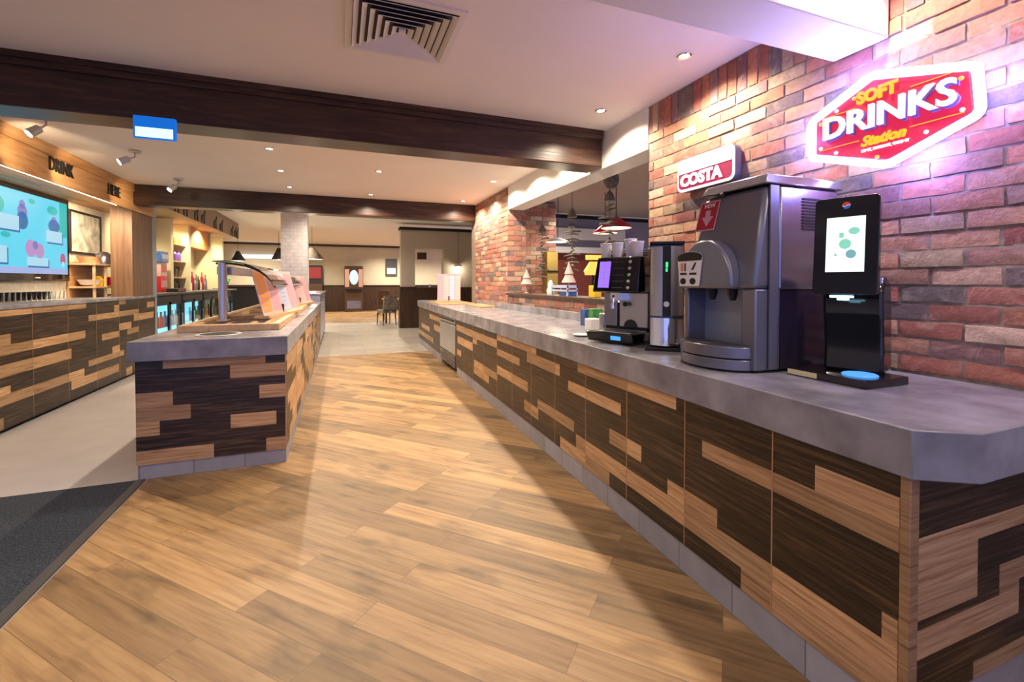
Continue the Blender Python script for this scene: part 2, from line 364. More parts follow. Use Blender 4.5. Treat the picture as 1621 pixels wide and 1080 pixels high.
# ------------------------------------------------------------------ real bricks, one mesh per wall
PAL = [((.42, .17, .12), 6), ((.47, .20, .13), 5), ((.36, .13, .10), 5), ((.36, .20, .15), 4), ((.46, .30, .21), 4), ((.52, .37, .27), 3), ((.17, .13, .13), 2), ((.28, .14, .14), 2), ((.47, .25, .16), 4)]
PW = [p for p, w in PAL for _ in range(w)]
def brick_face(b, f, u0, u1, z0, z1, rnd, soldier=True, depth=.02, nx=5, nz=3, amp=.0022):
    """f(u, d, z) -> world; d grows out of the wall"""
    CH = .075; BL = .2265; k = 0; z = z0
    def one(ua, ub, za, zb):
        base = rnd.choice(PW); j = rnd.uniform(.8, 1.2); col = tuple(min(1, x * j * rnd.uniform(.93, 1.07)) for x in base)
        pr = rnd.uniform(-.003, .005)
        g = [[None] * (nz + 1) for _ in range(nx + 1)]; vs = []
        for i in range(nx + 1):
            for q in range(nz + 1):
                e = (i in (0, nx)) or (q in (0, nz))
                uu = ua + (ub - ua) * i / nx + (rnd.uniform(-.002, .002)); zz = za + (zb - za) * q / nz + rnd.uniform(-.0018, .0018)
                dd = pr + rnd.uniform(-amp, amp) * (1 if not e else .5) - (.0015 if e else 0)
                g[i][q] = len(vs); vs.append(f(uu, dd, zz))
        fs = [(g[i][q], g[i + 1][q], g[i + 1][q + 1], g[i][q + 1]) for i in range(nx) for q in range(nz)]
        ring = [g[i][0] for i in range(nx)] + [g[nx][q] for q in range(nz)] + [g[i][nz] for i in range(nx, 0, -1)] + [g[0][q] for q in range(nz, 0, -1)]
        ringuv = [(ua + (ub - ua) * i / nx, za) for i in range(nx)] + [(ub, za + (zb - za) * q / nz) for q in range(nz)] + [(ua + (ub - ua) * i / nx, zb) for i in range(nx, 0, -1)] + [(ua, za + (zb - za) * q / nz) for q in range(nz, 0, -1)]
        o = len(vs); vs += [f(u_, -depth, z_) for u_, z_ in ringuv]; n = len(ring)
        fs += [(ring[i], o + i, o + (i + 1) % n, ring[(i + 1) % n]) for i in range(n)]
        b.add(vs, fs, 0, None, col)
    top = z1 - (.225 if soldier else 0)
    while z < top - .02:
        zb = min(z + CH - .011, top - .006); u = u0 - (BL / 2 if k % 2 else 0) + rnd.uniform(-.006, .006)
        while u < u1 - .01:
            a = max(u, u0 + .002); e = min(u + BL - .012, u1 - .002)
            if e - a > .02: one(a, e, z + rnd.uniform(0, .002), zb)
            u += BL
        z += CH; k += 1
    if soldier:
        u = u0
        while u < u1 - .02:
            one(u + .003, min(u + .066, u1 - .002), top + .004, z1 - .004); u += .075
rnd = random.Random(3)
def fxneg(x): return lambda u, d, z: (x - d, u, z)     # facing -X, u = Y
def fyneg(y): return lambda u, d, z: (u, y - d, z)     # facing -Y, u = X
# main wall by the drinks machines
b = B(); b.box(2.337, 2.60, -1.2, 3.035, 0, CEIL - .001, 1)
brick_face(b, fxneg(2.332), -.3, 3.035, .945, CEIL, rnd, amp=.0028)
struct('wall_right', b, ['brick', 'mortar'])
b = B(); b.box(2.337, 2.62, 6.305, 8.30, 0, CEIL - .001, 1)
brick_face(b, fxneg(2.332), 6.30, 8.03, .9, CEIL, rnd, soldier=False, nx=3, nz=2)
brick_face(b, fyneg(6.30), 2.325, 2.62, .9, 2.40, rnd, soldier=False, nx=2, nz=1)
struct('wall_right_pier', b, ['brick', 'mortar'], smooth=False)
b = B(); b.box(2.62, 3.56, 7.21, 8.5, 0, CEIL - .001, 1)
brick_face(b, fyneg(7.20), 2.622, 3.56, .9, CEIL, rnd, soldier=False, nx=2, nz=1)
struct('wall_dining_pier', b, ['brick', 'mortar'], smooth=False)
b = B(); b.box(2.337, 2.55, 3.04, 6.30, 0, 1.14, 1)
brick_face(b, fxneg(2.332), 3.04, 6.30, .98, 1.14, rnd, soldier=False, nx=3, nz=2)
struct('wall_right_low', b, ['brick', 'mortar'], smooth=False)
struct('trim_7', B().box(2.285, 2.60, 3.05, 6.29, 1.142, 1.175), 'dado', bevel=.004)

# ------------------------------------------------------------------ cladding of dark and pale oak planks
def cladding(parent, f, rows, lights, u0, u1, seams, mats, rnd, name='cladding_panel', th=.018):
    edges = [u0] + [s for s in seams if u0 + .03 < s < u1 - .03] + [u1]
    for a, e in zip(edges, edges[1:]):
        b = B()
        a2, e2 = a + .0025, e - .0025
        for r in range(len(rows) - 1):
            cuts = {a2, e2}
            for (p, q, rr) in lights:
                if rr == r:
                    for x in (p, q):
                        if a2 + .004 < x < e2 - .004: cuts.add(x)
            cs = sorted(cuts); seg = []
            for p, q in zip(cs, cs[1:]):
                mid = (p + q) / 2; li = any(rr == r and x <= mid <= y for (x, y, rr) in lights)
                seg.append((p, q, 1 if li else 0))
            for p, q, li in seg:
                c = rnd.random(); dd = rnd.uniform(0, .0008)
                g = .0004
                P = [f(p, dd, rows[r] + g), f(q, dd, rows[r] + g), f(q, th, rows[r] + g), f(p, th, rows[r] + g),
                     f(p, dd, rows[r + 1] - g), f(q, dd, rows[r + 1] - g), f(q, th, rows[r + 1] - g), f(p, th, rows[r + 1] - g)]
                b.hexa(P, li, None, (c, c, c))
        # copper coloured edge strip beside the panel
        P = [f(e2, -.0005, rows[0]), f(e2 + .005, -.0005, rows[0]), f(e2 + .005, th, rows[0]), f(e2, th, rows[0]),
             f(e2, -.0005, rows[-1]), f(e2 + .005, -.0005, rows[-1]), f(e2 + .005, th, rows[-1]), f(e2, th, rows[-1])]
        b.hexa(P, 2)
        obj(name, b, mats, parent, smooth=False)
rc = random.Random(11)
ZT, ZB = .935, .80
xw = lambda y: 1.425 + .019 * (y - .74)
# --- right counter
counter = thing('serving_counter', 'long serving counter with grey worktop and mixed oak cladding along the brick wall', 'counter', (1.9, 4, 0))
poly = [(xw(.745), .745), (1.565, .662), (2.312, .668), (2.312, 10.1), (xw(10.1), 10.1)]
obj('worktop', B().prism(poly, ZB, ZT), 'worktop', counter, bevel=.004)
tag(obj('worktop_upstand', B().box(2.285, 2.311, 3.05, 8.0, ZT, 1.02), 'worktop', bevel=.003), 'low grey upstand along the back of the right counter below the brick opening', 'upstand')
obj('carcass', B().hexa([(xw(.78) + .04, .79, .14), (2.3, .79, .14), (2.3, 6.3, .14), (xw(6.3) + .04, 6.3, .14), (xw(.78) + .04, .79, .8), (2.3, .79, .8), (2.3, 6.3, .8), (xw(6.3) + .04, 6.3, .8)])
    .hexa([(xw(7.45) + .04, 7.45, .14), (2.3, 7.45, .14), (2.3, 10, .14), (xw(10) + .04, 10, .14), (xw(7.45) + .04, 7.45, .8), (2.3, 7.45, .8), (2.3, 10, .8), (xw(10) + .04, 10, .8)]), 'blackm', counter)
rows_r = [.135, .22, .312, .39, .477, .58, .65, .735, .80]
LR = [(.76, 1.524, 5), (.76, 1.022, 6), (1.437, 1.748, 2), (.76, 2.678, 1), (.76, 1.314, 0), (2.262, 2.92, 0), (.76, .821, 2), (1.691, 2.656, 7),
      (2.146, 2.796, 5), (1.955, 2.264, 3), (2.709, 3.343, 2), (3.325, 3.637, 1), (3.554, 4.41, 3), (2.931, 3.575, 6), (3.37, 4.41, 7), (3.75, 4.41, 5),
      (4.41, 6.28, 6), (5.385, 6.22, 4), (5.2, 5.385, 5), (6.008, 6.258, 2), (4.7, 5.33, 1), (4.4, 5.33, 2), (7.5, 8.6, 6), (7.5, 8.1, 4), (8.6, 9.6, 3), (8.2, 10, 1)]
fR = lambda u, d, z: (xw(u) + .015 + d, u, z)
cladding(counter, fR, rows_r, LR, .778, 6.30, [1.18, 1.632, 2.088, 2.548, 3.01, 3.475, 3.95, 4.41, 4.9, 5.385, 5.85], ['dark_plank', 'light_plank', 'trim'], rc)
cladding(counter, fR, rows_r, LR, 7.45, 10.0, [8.3, 9.2], ['dark_plank', 'light_plank', 'trim'], rc)
fRe = lambda u, d, z: (u, .762 + d, z)
rows_e = [.135, .19, .275, .36, .385, .455, .56, .62, .72, .80]
LE = [(1.4, 2.3, 6), (1.4, 1.785, 5), (1.4, 1.785, 4), (1.4, 2.02, 2), (1.905, 2.02, 3), (1.905, 2.3, 4), (1.77, 2.3, 0)]
cladding(counter, fRe, rows_e, LE, 1.478, 2.30, [], ['dark_plank_x', 'light_plank_x', 'trim'], rc, 'end_panel')
obj('corner_post', B().box(xw(.75) + .012, 1.476, .752, .778, .135, .80), 'light_plank_x', counter, bevel=.002)
obj('plinth', B().hexa([(xw(.8) + .024, .775, 0), (xw(.8) + .06, .775, 0), (xw(6.3) + .06, 6.3, 0), (xw(6.3) + .024, 6.3, 0), (xw(.8) + .024, .775, .135), (xw(.8) + .06, .775, .135), (xw(6.3) + .06, 6.3, .135), (xw(6.3) + .024, 6.3, .135)]), 'plinth', counter)
obj('plinth', B().hexa([(xw(7.5) + .024, 7.45, 0), (xw(7.5) + .06, 7.45, 0), (xw(10) + .06, 10, 0), (xw(10) + .024, 10, 0), (xw(7.5) + .024, 7.45, .135), (xw(7.5) + .06, 7.45, .135), (xw(10) + .06, 10, .135), (xw(10) + .024, 10, .135)]), 'plinth', counter)
obj('end_plinth', B().box(1.50, 2.30, .775, .80, 0, .135), plain('pale_stone_plinth', (.3, .28, .26), .6, noise=.1, nscale=12), counter)
# --- under counter fridge
x0 = xw(6.8)
fr = thing('undercounter_fridge', 'stainless steel undercounter fridge set in the far half of the right counter', 'fridge', (x0 + .3, 6.87, 0))
obj('body', B().box(x0 + .06, x0 + .7, 6.33, 7.42, .08, .795), 'dgrey', fr)
obj('door', B().box(x0 + .0, x0 + .055, 6.35, 7.40, .28, .70), 'steel', fr, bevel=.006)
obj('control_strip', B().box(x0 + .0, x0 + .055, 6.35, 7.40, .715, .79), 'steel', fr, bevel=.004)
obj('handle', B().box(x0 - .02, x0, 6.42, 7.33, .755, .785), 'blackm', fr, bevel=.004)
b = B()
for k in range(7): b.box(x0 + .0, x0 + .03, 6.37, 7.38, .09 + k * .026, .102 + k * .026)
b.box(x0 + .03, x0 + .055, 6.35, 7.40, .08, .27)
obj('vent_grille', b, 'steel_d', fr)
for y in (6.36, 7.36): obj('foot', B().lathe([(.02, 0), (.02, .08)], 12, 0, Matrix.Translation((x0 + .1, y + .02, 0))), 'blackm', fr)

# --- island
isl = thing('serving_island', 'grey topped serving island clad in dark and pale oak planks', 'counter', (-.8, 6.8, 0))
b = B().prism([(-1.315, 3.685), (-.36, 3.69), (-.345, 9.9), (-1.315, 9.9)], ZB, ZT)
obj('worktop', b, 'worktop', isl, bevel=.004)
obj('carcass', B().box(-1.255, -.40, 3.73, 9.85, .1, .8), 'blackm', isl)
rows_i = [.10, .196, .292, .39, .49, .586, .649, .743, .80]
LI = [(-1.28, -1.07, 4), (-1.28, -.968, 3), (-1.28, -1.146, 2), (-1.28, -.833, 0), (-.548, -.375, 4), (-.73, -.44, 2), (-.507, -.375, 0), (-.73, -.375, 6), (-1.124, -.507, 7)]
cladding(isl, lambda u, d, z: (u, 3.705 + d, z), rows_i, LI, -1.28, -.378, [], ['dark_plank_x', 'light_plank_x', 'trim'], rc, 'end_panel')
LS = []
for r in range(8):
    u = 3.75 + rc.uniform(0, .8)
    while u < 9.8:
        w = rc.uniform(.4, 1.6); LS.append((u, min(u + w, 9.8), r)); u += w + rc.uniform(.1, .8)
cladding(isl, lambda u, d, z: (-.375 - d, u, z), rows_i, LS, 3.71, 9.86, [4.6, 5.5, 6.4, 7.3, 8.2, 9.1], ['dark_plank', 'light_plank', 'trim'], rc)
cladding(isl, lambda u, d, z: (-1.28 + d, u, z), rows_i, LS, 3.72, 9.86, [4.6, 5.5, 6.4, 7.3, 8.2, 9.1], ['dark_plank', 'light_plank', 'trim'], rc)
obj('plinth', B().box(-1.272, -.383, 3.712, 3.74, 0, .10), 'plinth_x', isl)
obj('plinth', B().box(-.40, -.378, 3.72, 9.86, 0, .10), 'plinth', isl)
T = Matrix.Translation((-.86, 4.0, ZT))
M['satin'] = plain('satin_metal', (.7, .7, .72), .3, .4)
obj('chute_rim', B().lathe([(.122, .001), (.15, .001), (.155, .003), (.15, .005), (.126, .005), (.122, .003)], 36, 0, T, cap=False), 'satin', isl)
obj('chute_dark_disc', B().lathe([(.1215, .001), (.1215, .0045)], 32, 0, T), 'blackm', isl)  # black disc stands for the shade inside the open chute

# timber surround with wells
sur = thing('buffet_surround', 'pale timber buffet surround with recessed wells standing on the serving island', 'food display', (-.83, 7, ZT))
Z0, Z1 = ZT, .99
b = B()
b.box(-1.18, -.47, 4.2, 4.30, Z0, Z1).box(-1.18, -1.08, 4.30, 9.2, Z0, Z1).box(-.60, -.47, 4.30, 9.2, Z0, Z1).box(-1.08, -.60, 9.1, 9.2, Z0, Z1)
for y in (5.4, 6.6, 7.9): b.box(-1.08, -.60, y, y + .08, Z0, Z1 - .004)
obj('frame', b, 'beech', sur, bevel=.004)
for y0, y1 in ((4.31, 5.39), (5.49, 6.59), (6.69, 7.89), (7.99, 9.09)):
    b = B().box(-1.075, -.605, y0, y1, Z0, Z0 + .006)
    obj('well', b, 'steel_d', sur)
t = tag(obj('serving_tray', B().box(-.92, -.70, 4.45, 4.72, ZT + .0065, ZT + .04), 'beech', bevel=.005), 'small wooden tray with a dark centre in the nearest well of the timber surround', 'tray')
obj('dark_inset', B().box(-.88, -.74, 4.5, 4.67, ZT + .04, ZT + .043), 'blackm', t)
# sneeze guard
sg = thing('sneeze_guard', 'curved glass sneeze guard on two steel posts over the island buffet', 'sneeze guard', (-.95, 6.3, ZT))
for y, h in ((4.62, 1.50), (8.0, 1.50)):
    obj('post', B().lathe([(.035, .056), (.035, h - ZT)], 20, 0, Matrix.Translation((-.96, y, ZT))).lathe([(.06, .0555), (.06, .066)], 20, 0, Matrix.Translation((-.96, y, ZT))), 'steel', sg)
prof = []
for k in range(9):
    a = R(100 - k * 11); prof.append((-.96 + .02 + .42 * math.cos(a) * .95, 1.24 + .27 * math.sin(a)))
b = B()
for k in range(8):
    (xa, za), (xb, zb) = prof[k], prof[k + 1]
    b.hexa([(xa, 4.5, za), (xb, 4.5, zb), (xb, 8.4, zb), (xa, 8.4, za), (xa, 4.5, za + .008), (xb, 4.5, zb + .008), (xb, 8.4, zb + .008), (xa, 8.4, za + .008)])
obj('glass_pane', b, 'glass', sg)
for y in (4.62, 8.0): obj('bracket', B().tube([(x - .0, y, z - .012) for x, z in prof], .009, 8), 'blackm', sg)
obj('gantry_box', B().box(-1.02, -.90, 4.7, 8.0, 1.40, 1.47), 'steel_d', sg)

# menu boards: leaning cards in timber feet
def menu_board(label, loc, rotz, w, h, lean, cols, base=(.10, .42)):
    t = thing('menu_board', label, 'menu board', loc, rotz)
    obj('foot', B().box(-w / 2 - .02, w / 2 + .02, -.03, .10, 0, .028), 'beech', t, world=False, bevel=.003)
    Mx = Matrix.Translation((0, .02, .026)) @ Matrix.Rotation(R(-lean), 4, 'X')
    obj('card', B().box(-w / 2, w / 2, 0, .008, 0, h, 0, Mx), cols[0], t, world=False)
    b = B(); n = 4
    for k in range(n):
        x = -w / 2 + w * (k + .08) / n
        b.box(x, x + w / n * .84, -.0012, 0, h * .06, h * .93, (1, 2, 3, 2)[k], Mx)
    for k in range(n):
        for q in range(7):
            x = -w / 2 + w * (k + .16) / n; z = h * (.14 + q * .105)
            b.box(x, x + w / n * random.uniform(.3, .62), -.0022, -.0012, z, z + h * .018, 4, Mx)
    b.ball((0, 0, 0), .001, 6, 4)
    obj('printed_panels', b, ['paper'] + cols[1:] + ['lineink'], t, world=False, smooth=False)
    obj('prop', B().box(-.012, .012, .02, .07, .028, .11), 'blackm', t, world=False)
    return t
menu_board('large pink and orange menu board leaning on the island beside the glass guard', (-.535, 5.35, .99), R(80), 1.2, .45, 14, ['palepink', 'orange', 'pink', 'paleblue'])
menu_board('second pale pink menu board on the island, further from the camera', (-.53, 7.5, .99), R(80), 1.3, .42, 14, ['palepink', 'palepink', 'pink', 'palepink'])
menu_board('pink menu board standing at the far end of the right counter', (1.86, 8.15, .965), R(-18), .42, .5, 10, ['pink', 'pink', 'palepink', 'paleblue'])
tag(obj('wooden_tray', B().box(1.62, 2.25, 7.8, 8.9, ZT, .963), 'beech', bevel=.004), 'flat pale wooden board under the menu board on the right counter', 'tray')
tag(obj('serving_board', B().box(2.02, 2.27, 6.7, 7.6, ZT, .962), 'beech', bevel=.004), 'pale wooden board lying against the brick pier on the right counter', 'tray')

# steel pass at the island's far end
sp = thing('steel_service_unit', 'tall stainless steel service unit beyond the far end of the island', 'service unit', (-.62, 11.5, 0))
obj('body', B().box(-.95, -.37, 9.95, 13.2, .1, 1.06), 'steel', sp, bevel=.005)
obj('countertop', B().box(-.97, -.34, 9.93, 13.25, 1.06, 1.10), 'steel_d', sp, bevel=.003)
for y in (10.6, 11.4, 12.2): obj('door_strip', B().box(-.37, -.36, y - .02, y + .02, .14, 1.03), 'paleblue', sp)
obj('kick_plate', B().box(-.93, -.39, 9.97, 13.18, 0, .1), 'blackm', sp)

# floor mat
mt = thing('entrance_mat', 'charcoal entrance mat with a dark edge strip at the left of the wooden floor', 'mat', (-2.6, .2, 0))
obj('pile', B().box(-4.2, -1.275, -3, 3.70, 0, .008), 'mat', mt)
obj('edge_strip', B().box(-1.275, -1.225, -3, 3.70, 0, .010), 'dgrey', mt)

# ------------------------------------------------------------------ left bar
bar = thing('bar_counter', 'left bar counter with a thin steel-grey top and oak plank cladding', 'counter', (-3, 6.2, 0))
obj('worktop', B().box(-3.365, -2.74, 3.85, 8.80, 1.09, 1.125), 'worktop', bar, bevel=.003)
rows_l = [.04, .145, .247, .34, .41, .495, .605, .685, .775, .87, .94, 1.03, 1.09]
LL = [(3.8, 6.654, 7), (3.8, 6.355, 5), (3.8, 6.62, 2), (3.8, 5.367, 3), (6.345, 7.49, 1), (6.716, 7.645, 3), (7.315, 7.53, 4), (7.04, 7.51, 6), (7.51, 7.89, 7), (7.76, 8.14, 6),
      (6.73, 8.15, 9), (7.98, 8.71, 8), (7.38, 7.52, 10), (7.52, 7.72, 11), (8.46, 8.75, 10), (7.71, 7.9, 0), (3.8, 5.38, 8), (3.8, 6.68, 11), (4.2, 5.27, 0)]
cladding(bar, lambda u, d, z: (-2.755 - d, u, z), rows_l, LL, 3.86, 8.78, [4.49, 5.09, 5.69, 6.30, 6.91, 7.52, 8.15], ['dark_plank', 'light_plank', 'trim'], rc)
obj('carcass', B().box(-3.365, -2.78, 3.88, 8.76, .02, 1.09), 'blackm', bar)
# bulkhead of pine boards
b = B().box(-3.37, -2.76, 3.98, 8.76, 2.40, CEIL)
b.box(-2.76, -2.745, 3.98, 8.76, 2.63, CEIL).box(-2.762, -2.75, 3.98, 8.76, 2.355, 2.415)
struct('trim_8', b, 'pine', smooth=False)
struct('trim_9', B().box(-3.02, -2.77, 8.0, 8.75, 1.126, 2.40), 'pine_v')
ls = tag(obj('strip_light', B().box(-2.80, -2.764, 4.2, 7.6, 2.366, 2.399), 'e_strip'), 'warm strip light under the pine bulkhead above the television', 'light')
def wall_left_mtx(y, z, x): return frame_mtx((x, y, z), (0, 1, 0), (0, 0, 1))
for s_, y, z, lab in (('DRINK', 6.22, 2.54, 'dark cut-out letters reading DRINK on the pine bulkhead above the television'), ('HERE', 7.42, 2.52, 'dark cut-out letters reading HERE on the pine bulkhead near the brown pillar')):
    o = text('bar_lettering', s_, .20, .008, wall_left_mtx(0, 0, 0), 'blackm', None, sx=.75)
    o.location = (-2.752, y, z); tag(o, lab, 'sign')
# television
tv = thing('television', 'wide wall television showing a cyan dessert menu over the left bar', 'television', (-3.33, 6.68, 1.34))
obj('casing', B().box(-3.365, -3.31, 5.74, 7.63, 1.345, 2.40), 'black', tv, bevel=.008)
obj('screen', B().box(-3.31, -3.306, 5.80, 7.57, 1.43, 2.34), 'e_tv', tv)
b = B(); X_ = -3.3055
def scr(y0, y1, z0, z1, m, k=0): b.box(X_, X_ + .0012 + k * .001, y0, y1, z0, z1, m)
def disc(y, z, r, m, k=1, sz=1):
    b.add([(X_ + .001 + k * .001, y + r * math.cos(a), z + r * sz * math.sin(a)) for a in [2 * math.pi * i / 16 for i in range(16)]], [tuple(range(16))], m)
scr(5.80, 7.57, 1.43, 1.50, 0)
for (y0, y1, z0, z1) in ((6.2, 6.62, 1.90, 2.06), (7.12, 7.45, 1.82, 1.96), (6.75, 7.15, 1.52, 1.62), (6.2, 6.42, 1.54, 1.72), (5.85, 6.1, 1.9, 2.05)):
    scr(y0 + .02, y1 + .02, z0 - .02, z1 - .02, 3); scr(y0, y1, z0, z1, 1, 1)
disc(6.68, 2.12, .085, 2); disc(6.68, 2.02, .10, 3); disc(6.68, 2.2, .05, 2)
disc(7.28, 2.02, .12, 3, sz=.7); disc(7.28, 2.08, .06, 2)
disc(6.82, 1.72, .10, 4); disc(6.98, 1.70, .09, 4, 2); disc(6.9, 1.76, .05, 2, 3)
disc(7.46, 1.62, .06, 5, sz=1.3); disc(7.46, 1.56, .035, 1, 2)
disc(6.85, 2.26, .06, 6, sz=.5); disc(7.25, 2.21, .11, 6, sz=.5); disc(6.4, 1.84, .08, 6, sz=.4); disc(6.3, 2.15, .09, 6); scr(7.4, 7.57, 1.9, 2.34, 6)
obj('menu_graphics', b, ['e_tvbar', 'e_tv2', 'e_tvpurple', 'e_tvblue', 'e_tvpink', 'e_tvred', 'e_tvgreen'], tv, smooth=False)
obj('maker_mark', B().box(-3.31, -3.308, 6.90, 7.0, 1.378, 1.39), 'whitepl', tv)
# glasses
gl = B().lathe([(.030, 0), (.036, .10), (.034, .10), (.027, .008)], 14)
g0 = tag(obj('drinking_glass', gl, 'glass', loc=(-3.26, 5.4, 1.126), world=False), 'clear drinking glass in the crowded rows beneath the television', 'glass', 'drinking glasses beneath the television')
for i in range(3):
    for k in range(18):
        if i == 0 and k == 0: continue
        g = g0.copy(); C.objects.link(g); g.location = (-3.26 + i * .09, 5.4 + k * .088, 1.126)

# display crate and goods right of the TV
dc = thing('display_rack', 'warm-lit two tier wooden display rack between television and brown pillar', 'shelf', (-3.2, 7.95, 1.125))
for z in (1.25, 1.56): obj('shelf', B().box(-3.34, -3.06, 7.67, 8.7, z, z + .025), 'beech', dc, bevel=.003)
for y in (7.69, 8.0, 8.3, 8.67): obj('upright', B().box(-3.1, -3.07, y, y + .02, 1.126, 1.56), 'beech', dc)
obj('back_board', B().box(-3.36, -3.34, 7.67, 8.7, 1.126, 1.60), 'pine', dc)
def simple(name, b, mats, label, cat, loc, group=None, **kw): return tag(obj(name, b, mats, loc=loc, world=False, **kw), label, cat, group)
simple('serving_dish', B().lathe([(.02, 0), (.09, .02), (.13, .09), (.125, .09), (.08, .03), (.01, .02)], 24), 'whitepl', 'white bowl on the lower shelf of the display rack', 'bowl', (-3.2, 7.85, 1.276))
simple('cake_cover', B().lathe([(.12, 0), (.12, .08), (.10, .14), (.05, .18), (.01, .19)], 24, 0), 'steel_d', 'dark steel cake dome on the top shelf of the display rack', 'cake dome', (-3.2, 8.28, 1.586))
simple('bread_basket', B().lathe([(.09, 0), (.13, .09), (.12, .09), (.08, .01)], 20), 'beech', 'round wicker bread basket on the top shelf beside the television', 'basket', (-3.2, 7.85, 1.586))
simple('red_bag', B().lathe([(.05, 0), (.09, .05), (.085, .16), (.04, .22), (.02, .24)], 16), 'red', 'red cloth bag at the right of the display rack top', 'bag', (-3.1, 8.5, 1.586))
simple('red_pot', B().lathe([(.06, 0), (.085, .12), (.075, .13)], 20), 'red', 'red pot on the lower shelf of the display rack', 'pot', (-3.16, 8.2, 1.276))
simple('yellow_jar', B().lathe([(.05, 0), (.055, .10), (.04, .12), (.04, .14)], 16), 'yellow', 'yellow jar on the lower shelf of the display rack', 'jar', (-3.16, 8.0, 1.276))
pf = thing('picture_frame', 'thin dark picture frame on the pale wall above the display rack', 'picture', (-3.36, 8.1, 1.95))
b = B().box(-3.368, -3.35, 7.75, 8.6, 2.28, 2.31).box(-3.368, -3.35, 8.57, 8.6, 1.75, 2.28).box(-3.368, -3.35, 7.75, 7.78, 1.75, 2.28).box(-3.368, -3.35, 7.75, 8.6, 1.72, 1.75)
obj('frame', b, 'blackm', pf); obj('sheet', B().box(-3.368, -3.362, 7.78, 8.57, 1.75, 2.28), plain('marbled_print', (.6, .58, .5), .6, noise=.5, nscale=8), pf)

# ------------------------------------------------------------------ back bar beyond
fin = plain('pale_yellow_cream', (.70, .62, .42), .6)
M['fin'] = fin
struct('wall_backbar', B().box(-3.62, -3.5, 8.85, 15.3, 0, 2.66), 'fin')
struct('trim_10', B().box(-3.62, -2.76, 8.36, 15.3, 2.60, 3.04), plain('brown_bulkhead_paint', (.28, .19, .12), .6))
struct('trim_11', B().box(-2.88, -2.79, 8.80, 8.98, 0, 2.60), plain('blue_grey_post', (.25, .3, .42), .4))
for k, (y0, y1) in enumerate(((10.9, 11.05), (12.05, 12.2), (13.9, 14.05), (15.15, 15.3))):
    struct('trim_%d' % (12 + k), B().box(-3.5, -3.15, y0, y1, 1.15, 2.60), 'fin')
struct('trim_16', B().box(-3.5, -3.2, 12.2, 13.9, 2.15, 2.60), 'orange')  # orange light in the alcove put into this board's colour
bb = thing('back_bar', 'dark back bar worktop above the glass door fridges', 'counter', (-3.15, 12, 0))
obj('worktop', B().box(-3.49, -2.80, 9.0, 15.2, 1.10, 1.14), 'dgrey', bb, bevel=.003)
for y in (9.0, 10.42, 11.84, 13.26, 14.68): obj('divider', B().box(-3.49, -2.83, y, y + .05, 0, 1.10), 'blackm', bb)
frlab = ['glass door bottle fridge nearest the brown pillar, lit white and cyan', 'second glass door bottle fridge from the pillar, lit teal green', 'dim glass door bottle fridge just left of the steel guard post', 'cyan lit glass door fridge just right of the steel guard post']
frcol = [('whitepl', 'red', 'blue'), ('green', 'e_fridge', 'paleblue'), ('green', 'yellow', 'blackm'), ('paleblue', 'whitepl', 'blue')]  # cyan bottles carry the fridge glow in their own material
for k in range(4):
    y0 = 9.06 + k * 1.42; y1 = y0 + 1.34
    f_ = thing('bottle_fridge', frlab[k], 'fridge', (-3.1, (y0 + y1) / 2, 0), group='bottle fridges under the back bar')
    obj('cabinet', B().box(-3.45, -3.40, y0, y1, .05, 1.09).box(-3.4, -2.86, y0, y0 + .03, .05, 1.09).box(-3.4, -2.86, y1 - .03, y1, .05, 1.09).box(-3.4, -2.86, y0, y1, .05, .12).box(-3.4, -2.84, y0, y1, .98, 1.09), 'blackm', f_)
    obj('interior_light', B().box(-2.93, -2.92, y0 + .04, y1 - .04, .14, .96), 'e_fridge' if k != 2 else 'e_fridge2', f_)
    for j in range(2):
        a = y0 + .01 + j * (y1 - y0) / 2; e = a + (y1 - y0) / 2 - .02
        d = obj('door', B().box(-2.86, -2.83, a, a + .045, .12, .98).box(-2.86, -2.83, e - .045, e, .12, .98).box(-2.86, -2.83, a, e, .12, .17).box(-2.86, -2.83, a, e, .93, .98), 'blackm', f_)
        obj('pane', B().box(-2.85, -2.845, a + .045, e - .045, .17, .93), 'glass', d)
        obj('handle', B().box(-2.83, -2.81, e - .03, e - .015, .4, .75), 'steel', d)
    obj('rack', B().box(-2.92, -2.865, y0 + .04, y1 - .04, .54, .55), 'steel', f_)
bt = B().lathe([(.03, 0), (.033, .01), (.033, .15), (.013, .21), (.013, .25), (.016, .25), (.016, .265)], 12)
protos = {}
for k in range(4):
    y0 = 9.06 + k * 1.42
    for lv, z in enumerate((.122, .552)):
        for n in range(6):
            y = y0 + .2 + n * .185; mt_ = frcol[k][(n // 2 + lv) % 3]; key = (k, lv, mt_)
            cn = {'whitepl': 'white', 'red': 'red', 'blue': 'blue', 'green': 'green', 'e_fridge': 'cyan', 'paleblue': 'pale blue', 'yellow': 'yellow', 'blackm': 'black'}[mt_]
            lab = '%s bottle on the %s shelf of the %s fridge under the back bar' % (cn, ('lower', 'upper')[lv], ('nearest', 'second', 'third', 'furthest')[k])
            if key in protos: o = protos[key].copy(); C.objects.link(o)
            else:
                o = obj('bottle', bt, mt_, world=False); protos[key] = o
            tag(o, lab, 'bottle', lab.replace(' bottle', ' bottles', 1)); o.location = (-2.885, y, z)
